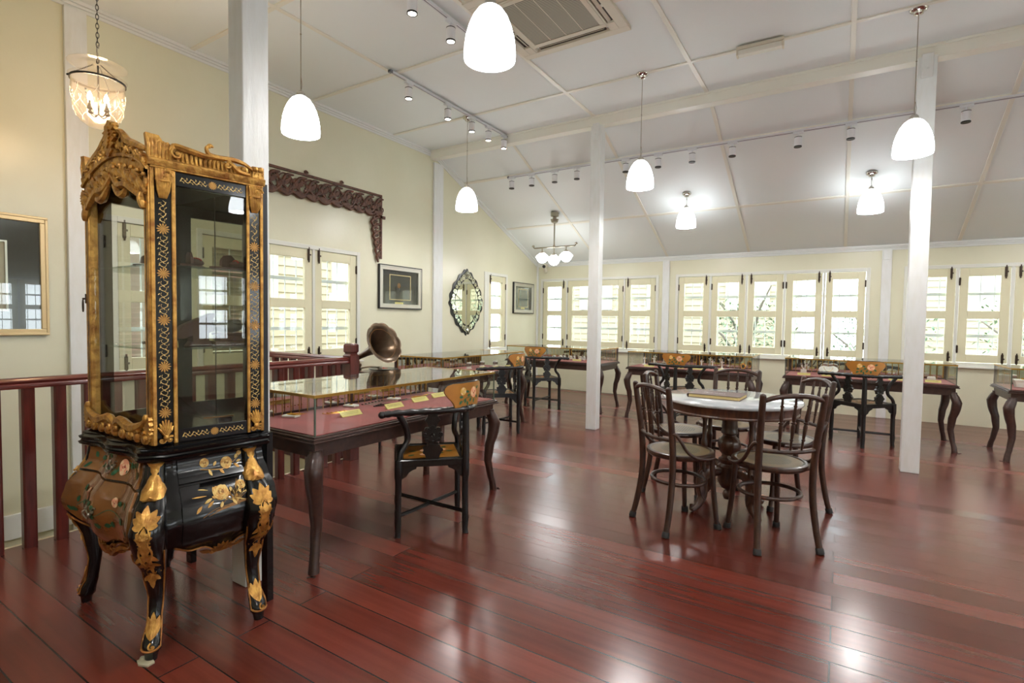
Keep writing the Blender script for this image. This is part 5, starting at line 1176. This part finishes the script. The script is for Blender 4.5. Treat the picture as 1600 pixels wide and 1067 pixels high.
# showcase 6
p, r = at(6, -.60, .0); t = thing('jewellery_box', 'pale grey display box with a gold bow brooch at the right edge of the picture', 'display box', p)
b = MB(); b.loft([[(x_*s, y_*s, z) for x_, y_ in ((-.07,-.05),(.07,-.05),(.07,.05),(-.07,.05))] for s, z in ((.9,0),(1,.05),(1.1,.06),(1.1,.075))]); b.build('box', 'pad', t, smooth=False, bevel=.004)
b = MB(); 
for s in (-1,1): b.ell((s*.014,-.02,.084), (.014,.008,.009), 8, 5); leafd(b, frame((0,-.03,.082),(1,0,0),(0,-.5,-.8)), 0, 0, s*.012, .03, .006, 0, .003)
b.ell((0,-.022,.086), (.007,.007,.009), 8, 5); b.build('bow_brooch', 'jgold', t)
card(6, -.56, -.2, 'yellow card before the grey box at the right edge of the picture', .13)

# ================================================================ CORNER CHAIRS
def corner_chair(label, loc, rz):
    t = thing('corner_chair', label, 'chair', loc, rz, 'black carved corner chairs with painted crests')
    h = .272; C4 = [(0,-h), (h,0), (0,h), (-h,0)]; sq = [(1,.6),(.6,1),(-.6,1),(-1,.6),(-1,-.6),(-.6,-1),(.6,-1),(1,-.6)]
    for i, (x, y) in enumerate(C4):
        b = MB(); zt = .72 if i == 0 else .445; o = V((x, y, 0)).normalized()
        pts = [o*h+o*.004, o*h+o*.0+V((0,0,.03)), o*h+o*.002+V((0,0,.09)), o*h+V((0,0,.14)), o*h-o*.002+V((0,0,.3)), o*h+V((0,0,.34)), o*h+V((0,0,.345)), o*h+V((0,0,.40)), o*h+V((0,0,zt))]
        b.tube(pts, [.0165,.0155,.0185,.0165,.0165,.0185,.0205,.0205,.0165 if i == 0 else .0195], sq=[(p*.75+q*.75, p*.75-q*.75) for p, q in sq]); b.build('leg', 'ebony', t, ang=50)
    def side(i): a, c = V(C4[i]+(0,)), V(C4[(i+1) % 4]+(0,)); U = (c-a).normalized(); N = V((U.y, -U.x, 0)); return frame(a, U, (0,0,1), N), (c-a).length
    fr = MB()
    for i in range(4):
        F, l = side(i); fr.obox(F, .012, l-.012, .405, .442, -.012, .010); fr.obox(F, .01, l-.01, .436, .448, -.03, .014)
    fr.build('seat_frame', 'ebony', t, smooth=False, bevel=.003)
    for i in range(4):
        F, l = side(i)
        for s in (0, 1):
            b = MB(); u = (lambda q: q) if s == 0 else (lambda q, l=l: l-q)
            b.poly(F, [(u(.01), .41), (u(.105), .41), (u(.1), .395), (u(.08), .388), (u(.06), .375), (u(.045), .352), (u(.02), .338), (u(.01), .33)], -.008, .008)
            b.build('apron_bracket', 'ebony', t, smooth=False)
    b = MB(); q = h-.022; b.poly(frame((0,0,0),(1,0,0),(0,1,0)), [(0,-q),(q,0),(0,q),(-q,0)], .425, .4435); st = b.build('seat_panel', 'amber', t, smooth=False)
    F = frame((0,0,.444), (1,0,0), (0,1,0)); b = MB(); rosed(b, F, .0, .03, .045, .0004, 0, 1, 2); rosed(b, F, -.08, -.02, .028, .0004, 0, 1, 2); rosed(b, F, .075, -.03, .026, .0004, 0, 1, 2); b.mi = 3
    for u, v, a in ((.05,.06,.5),(-.05,.07,2.5),(-.12,.02,3),(.11,.0,.2),(.02,-.05,4.5),(-.03,-.06,4),(.06,-.07,5.4),(-.09,-.07,3.9)): leafd(b, F, u, v, u+.045*cos(a), v+.045*sin(a), .012, .0006)
    b.build('painted_flowers', ['pink','pink2','redl','green'], st, smooth=False)
    for A, B in ((0,2), (1,3)):
        a, c = V(C4[A]+(.128 if A == 0 else .122,)), V(C4[B]+(.128 if A == 0 else .122,)); b = MB(); b.tube([a, a+(c-a)*.5, c], [.0115,.0125,.0115], 8); b.build('stretcher', 'ebony', t)
    # curved side arm posts
    for s in (-1, 1):
        b = MB(); b.tube(bez([(s*h, 0, .44), (s*(h-.014), -.004, .49), (s*(h-.05), -.012, .535), (s*(h-.058), -.016, .575), (s*(h-.04), -.014, .64), (s*(h+.0), -.008, .70), (s*(h+.02), -.004, .73)]), .0155, sq=[(p, q) for p, q in sq]); b.build('arm_post', 'ebony', t, ang=50)
    rail = bez([(-.40,.0,.725), (-.36,-.035,.73), (-.26,-.12,.735), (-.14,-.225,.738), (-.05,-.283,.74), (0,-.294,.74), (.05,-.283,.74), (.14,-.225,.738), (.26,-.12,.735), (.36,-.035,.73), (.40,.0,.725)], 6)
    K = len(rail); b = MB(); b.tube(rail, [(.0185+.0022*sin(i*1.9)+.0016*sin(i*4.1), .0185+.002*cos(i*2.3)) for i in range(K)], 10)
    b.ell(rail[0], .021, 10, 6); b.ell(rail[-1], .021, 10, 6)
    for i in range(3, K-3, 4): b.ell(rail[i]+V((.005*sin(i*3),.006*cos(i*5),.015)), (.010,.008,.006), 6, 4)
    b.build('arm_rail', 'ebony', t)
    # pierced splats on the two back sides
    for i, s in ((0, 1), (3, -1)):
        F, l = side(i); c = l/2; FF = lambda u, v, w=0: F(c+u, v, w); b = MB()
        def blob(cv, ru, rv, lob, am, w0=-.008, w1=.008, hole=0):
            n = 40; out = [(ru*(1+am*cos(lob*2*pi*k/n))*cos(2*pi*k/n), cv+rv*(1+am*cos(lob*2*pi*k/n))*sin(2*pi*k/n)) for k in range(n)]
            if not hole: b.poly(FF, out, w0, w1); return
            inn = [(ru*hole*cos(2*pi*k/n), cv+rv*hole*sin(2*pi*k/n)) for k in range(n)]
            b.loft([[FF(*p, w0) for p in out], [FF(*p, w1) for p in out], [FF(*p, w1) for p in inn], [FF(*p, w0) for p in inn]], cap=False, closed=True)
        b.poly(FF, [(-.036,.445),(.036,.445),(.042,.47),(.052,.485),(.050,.505),(.034,.525),(.03,.545),(-.03,.545),(-.034,.525),(-.050,.505),(-.052,.485),(-.042,.47)], -.008, .008)
        blob(.50, .056, .036, 7, .09, -.0105, .0105)
        blob(.59, .056, .05, 8, .09, -.0095, .0095, hole=.26); b.ell(FF(.008,.585,0), (.011,.009,.014), 8, 5); b.ell(FF(-.01,.602,0), (.01,.008,.010), 8, 5); b.tube([FF(-.02,.575,0), FF(.0,.592,0), FF(.022,.607,0)], .006, 6)
        b.poly(FF, [(-.02,.63),(.02,.63),(.03,.655),(.045,.672),(.03,.69),(.024,.73),(-.024,.73),(-.03,.69),(-.045,.672),(-.03,.655)], -.008, .008)
        for k in range(7): a = 2*pi*k/7+.3; b.ell(FF(.043*cos(a), .59+.038*sin(a), .006), (.010,.010,.006), 6, 4)
        b.build('carved_splat', 'ebony', t, ang=50)
    # painted crest board
    def FCr(u, v, w=0.): a = u/.34; return V(((.34+w)*sin(a), -.284+.34-(.34+w)*cos(a)-.0, v-.0))
    prof = [(-.105,.752),(.105,.752),(.125,.79),(.152,.815),(.17,.84),(.17,.862),(.155,.880),(.12,.888),(.05,.890),(-.05,.890),(-.12,.888),(-.155,.880),(-.17,.862),(-.15,.84),(-.135,.815),(-.112,.79)]
    b = MB()
    rows = [(.752,.105),(.77,.11),(.79,.125),(.815,.152),(.84,.17),(.862,.17),(.880,.155),(.889,.12)]
    b.loft([[FCr(w_*x, z, .009) for x in [-1+.2*k for k in range(11)]]+[FCr(w_*x, z, -.009) for x in [1-.2*k for k in range(11)]] for z, w_ in rows])
    cr = b.build('crest_board', 'amber', t, ang=60)
    b = MB(); b.tube([FCr(u, v, 0) for u, v in prof[2:]+[prof[2]]][:14], .0062, 6); b.build('crest_edge', 'ebony', cr)
    b = MB()
    for sg in (1, -1):
        F = lambda u, v, w=0., sg=sg: FCr(u*sg, v, sg*(.0105+w)); rosed(b, F, .045, .83, .036, .0, 0, 1, 2); b.mi = 3; 
        for u, v, a in ((.075,.85,.4),(.07,.81,5.6),(.01,.82,3.4),(.0,.835,2.9),(.045,.795,4.6),(.02,.80,4.0),(-.03,.80,4.4),(-.06,.79,4.0),(-.05,.81,3.1),(-.02,.785,5)): leafd(b, F, u, v, u+.028*cos(a), v+.028*sin(a), .008, .0005)
        ribbon(b, F, [(-.06,.78),(-.03,.80),(.01,.805),(.04,.80)], .0018, .0004); b.mi = 4; rosed(b, F, -.05, .843, .025, .0006, 4, 1, 4)
    b.build('painted_roses', ['pink','pink2','redl','green','yel'], cr, smooth=False)
    return t
cc = corner_chair('black carved corner chair with painted rose crest, tucked at the nearest showcase', (-2.115, 2.425, 0), H90)
dup(cc, (-3.285, 4.92, 0), H90, 'black corner chair at the showcase in front of the mirror, second chair from the camera')
dup(cc, (-3.675, 6.655, 0), .07, 'black corner chair at the far corner showcase, left of the middle white post')
dup(cc, (-1.665, 6.85-.28, 0), .0, 'black corner chair behind the round table at the middle showcase')
dup(cc, (.205, 6.67, 0), .03, 'black corner chair left of the right-hand white post')

# ================================================================ BENTWOOD CHAIRS
def bent_chair(label, loc, rz):
    t = thing('bentwood_chair', label, 'chair', loc, rz, 'brown bentwood chairs around the marble table')
    b = MB(); b.lathe([(.17,.438),(.195,.436),(.203,.444),(.205,.455),(.202,.466),(.192,.470),(.176,.468),(.17,.464)], 48); b.build('seat_rim', 'bent', t)
    b = MB(); b.lathe([(.182,.456),(.180,.4665),(.10,.466),(.001,.4655)], 48); b.build('seat_panel', 'cane', t)
    cap = MB
    def rub(p, d, parent):
        b = MB(); p = V(p); b.tube([p, p+d*.003, p+d*.03, p+d*.034], [.02,.0225,.021,.018], 14); b.build('rubber_foot', 'rubber', parent)
    for s in (-1, 1):
        pts = bez([(s*.158, .168, .002), (s*.15, .155, .10), (s*.138, .14, .28), (s*.132, .132, .44)]); b = MB(); b.tube(pts, [.0145+.002*i/len(pts) for i in range(len(pts))], 12); l = b.build('leg', 'bent', t); rub(pts[0]-V((0,0,.002)), (pts[1]-pts[0]).normalized(), l)
        pts = bez([(s*.178, -.222, .002), (s*.168, -.195, .12), (s*.158, -.172, .28), (s*.158, -.168, .44), (s*.163, -.182, .60), (s*.170, -.205, .75), (s*.174, -.222, .868)]); K = len(pts); b = MB(); b.tube(pts, [.0165+.0025*sin(pi*i/K) for i in range(K)], 14); b.ell(pts[-1], (.0165,.0165,.013), 12, 6); l = b.build('rear_leg', 'bent', t); rub(pts[0]-V((0,0,.002)), (pts[1]-pts[0]).normalized(), l)
    b = MB(); b.tube(bez([(-.170,-.214,.838), (-.12,-.232,.857), (-.06,-.242,.868), (0,-.245,.871), (.06,-.242,.868), (.12,-.232,.857), (.170,-.214,.838)]), [(.0135,.0155)]*49, 12); b.build('crest_rail', 'bent', t)
    b = MB(); b.tube(bez([(-.160,-.178,.565), (-.08,-.196,.560), (0,-.202,.558), (.08,-.196,.560), (.160,-.178,.565)]), .0125, 10); b.build('lower_rail', 'bent', t)
    for x in (-.07, 0, .07):
        a = V((x*.9, -.200, .56)); c = V((x*1.1, -.243, .868)); L = (c-a).length; d = (c-a).normalized(); b = MB()
        pf = [(0,.006),(.03,.007),(.06,.0065),(.062,.0095),(.07,.0095),(.072,.007),(.1,.009),(.14,.0115),(.155,.008),(.158,.013),(.166,.013),(.169,.0085),(.19,.0115),(.23,.008),(.25,.007),(.252,.0095),(.26,.0095),(.262,.0065),(.29,.0065),(L,.006)]
        b.tube([a+d*q for q, r in pf], [r for q, r in pf], 10); b.build('spindle', 'bent', t)
    for s in (-1, 1):
        b = MB(); b.tube(bez([(s*.166, -.190, .60), (s*.184, -.172, .602), (s*.197, -.145, .565), (s*.205, -.10, .50), (s*.212, -.04, .462), (s*.210, .04, .450), (s*.19, .10, .450)]), .0105, 10); b.ell((s*.168,-.186,.612), .015, 8, 5); b.build('hip_brace', 'bent', t)
    b = MB(); b.tube([(.165*cos(a), .155*sin(a)-.012, .285) for a in [2*pi*k/40 for k in range(40)]], .0115, 10, closed=True); b.build('hoop_stretcher', 'bent', t)
    return t
def place(rmx, rmy, ang): a = R(ang); return (rmx+cos(a)*.222, rmy+sin(a)*.222, 0), a-H90
L_ = 'brown bentwood chair with cane seat '
p, r = place(-.970, 3.127, 51); bc = bent_chair(L_+'at the near left of the marble table', p, r)
p, r = place(-.2045, 3.173, 126); dup(bc, p, r, L_+'nearest the camera, near right of the table')
p, r = place(-.1285, 4.19, 213); dup(bc, p, r, L_+'right of the marble table, behind the nearest chair')
p, r = place(-1.227, 3.933, 4); dup(bc, p, r, L_+'half hidden behind the near left chair')
p, r = place(-.715, 4.60, 260); dup(bc, p, r, L_+'beyond the marble table and the book')

# ================================================================ ROUND TABLE, BOOK
t = thing('round_table', 'round white marble table on a turned wooden pedestal, with a book on it', 'table', (-.62, 3.75, 0))
b = MB(); b.lathe([(.405,.735),(.432,.735),(.437,.742),(.437,.750),(.43,.757),(.02,.757)], 96); b.build('tabletop', 'marble', t, ang=50)
b = MB(); b.lathe([(.40,.668),(.412,.668),(.414,.676),(.408,.684),(.412,.72),(.418,.735),(.40,.735),(.40,.668)], 96, cap=False); b.build('apron_ring', 'pedw', t)
b = MB(); b.lathe([(r_ped*.78, h_ped) for r_ped, h_ped in [(.008,.060),(.03,.066),(.042,.085),(.044,.10),(.036,.118),(.022,.128),(.03,.134),(.05,.14),(.07,.16),(.088,.19),(.09,.29),(.078,.30),(.07,.31),(.084,.325),(.084,.34),(.06,.352),(.056,.37),(.076,.39),(.09,.42),(.092,.445),(.08,.475),(.058,.49),(.052,.505),(.068,.515),(.068,.53),(.062,.54),(.066,.56),(.062,.58),(.062,.60),(.064,.63),(.07,.65),(.08,.668)]], 40, wob=lambda a, r, h: 1+(.035*cos(12*a) if .37 < h < .48 else 0)); b.build('pedestal', 'pedw', t)
b = MB(); b.box(-.38,.38,-.03,.03,.66,.70); b.box(-.03,.03,-.38,.38,.66,.70); b.build('cross_bearer', 'pedw', t, smooth=False)
for k in range(4):
    a = pi/4+k*pi/2+.08; d = V((cos(a), sin(a), 0)); s_ = V((-sin(a), cos(a), 0)); F = frame((0,0,0), d, (0,0,1), s_)
    pts = bez([(.07,.26,0),(.14,.27,0),(.20,.235,0),(.21,.17,0),(.205,.10,0),(.24,.045,0),(.285,.018,0)]); K = len(pts); b = MB()
    b.tube([F(p.x, p.y) for p in pts], [(.022+.024*sin(pi*min(1, i/K+.15)), .020) for i in range(K)], 12, up=(0,0,1)); scroll(b, F, .288, .026, .019, 1.2, .8, .011, 0, 1, 12); scroll(b, F, .215, .25, .026, 2, -.8, .010, .0, 1, 12)
    for w in (-.02,.02): leafd(b, F, .2, .08, .235, .2, .018, w-.003, .006)
    b.build('leg', 'pedw', t)
    b = MB(); b.lathe([(.016,.26),(.02,.27),(.016,.285),(.014,.40),(.022,.45),(.022,.47),(.015,.49),(.014,.60),(.02,.63),(.018,.665)], 14, c=d*.2); b.build('turned_column', 'pedw', t)
t = thing('book', 'thick brown cloth book with silver title lying on the marble table', 'book', (-.695, 3.70, .7572), rz=-.05)
b = MB(); b.box(-.165,.165,-.118,.118,0,.0035); b.box(-.165,.165,-.118,.118,.0225,.026)
b.loft([[(-.160-.012*sin(pi*k/8), y, .026*k/8) for k in range(9)]+[(-.156-.010*sin(pi*k/8), y, .026*k/8) for k in range(8,-1,-1)] for y in (-.118,.118)]); bk = b.build('cover', 'bookc', t, smooth=False)
b = MB(); b.box(-.158,.160,-.113,.113,.0036,.0224); b.build('pages', 'paper', t, smooth=False)
fc = bpy.data.curves.new('title', 'FONT'); fc.body = 'Peranakan'; fc.size = .034; fc.extrude = .0003; fc.shear = .3; fc.align_x = 'CENTER'; fc.align_y = 'CENTER'
fo = bpy.data.objects.new('title', fc); COL.objects.link(fo); fo.parent = t; fo.location = (-.02, .0, .0263)
bpy.context.view_layer.update()
tm = bpy.data.meshes.new_from_object(fo); bpy.data.objects.remove(fo); tm.materials.clear(); tm.materials.append(MT['letter'])
fo = bpy.data.objects.new('title', tm); COL.objects.link(fo); fo.parent = t; fo.location = (-.02, .0, .0263)
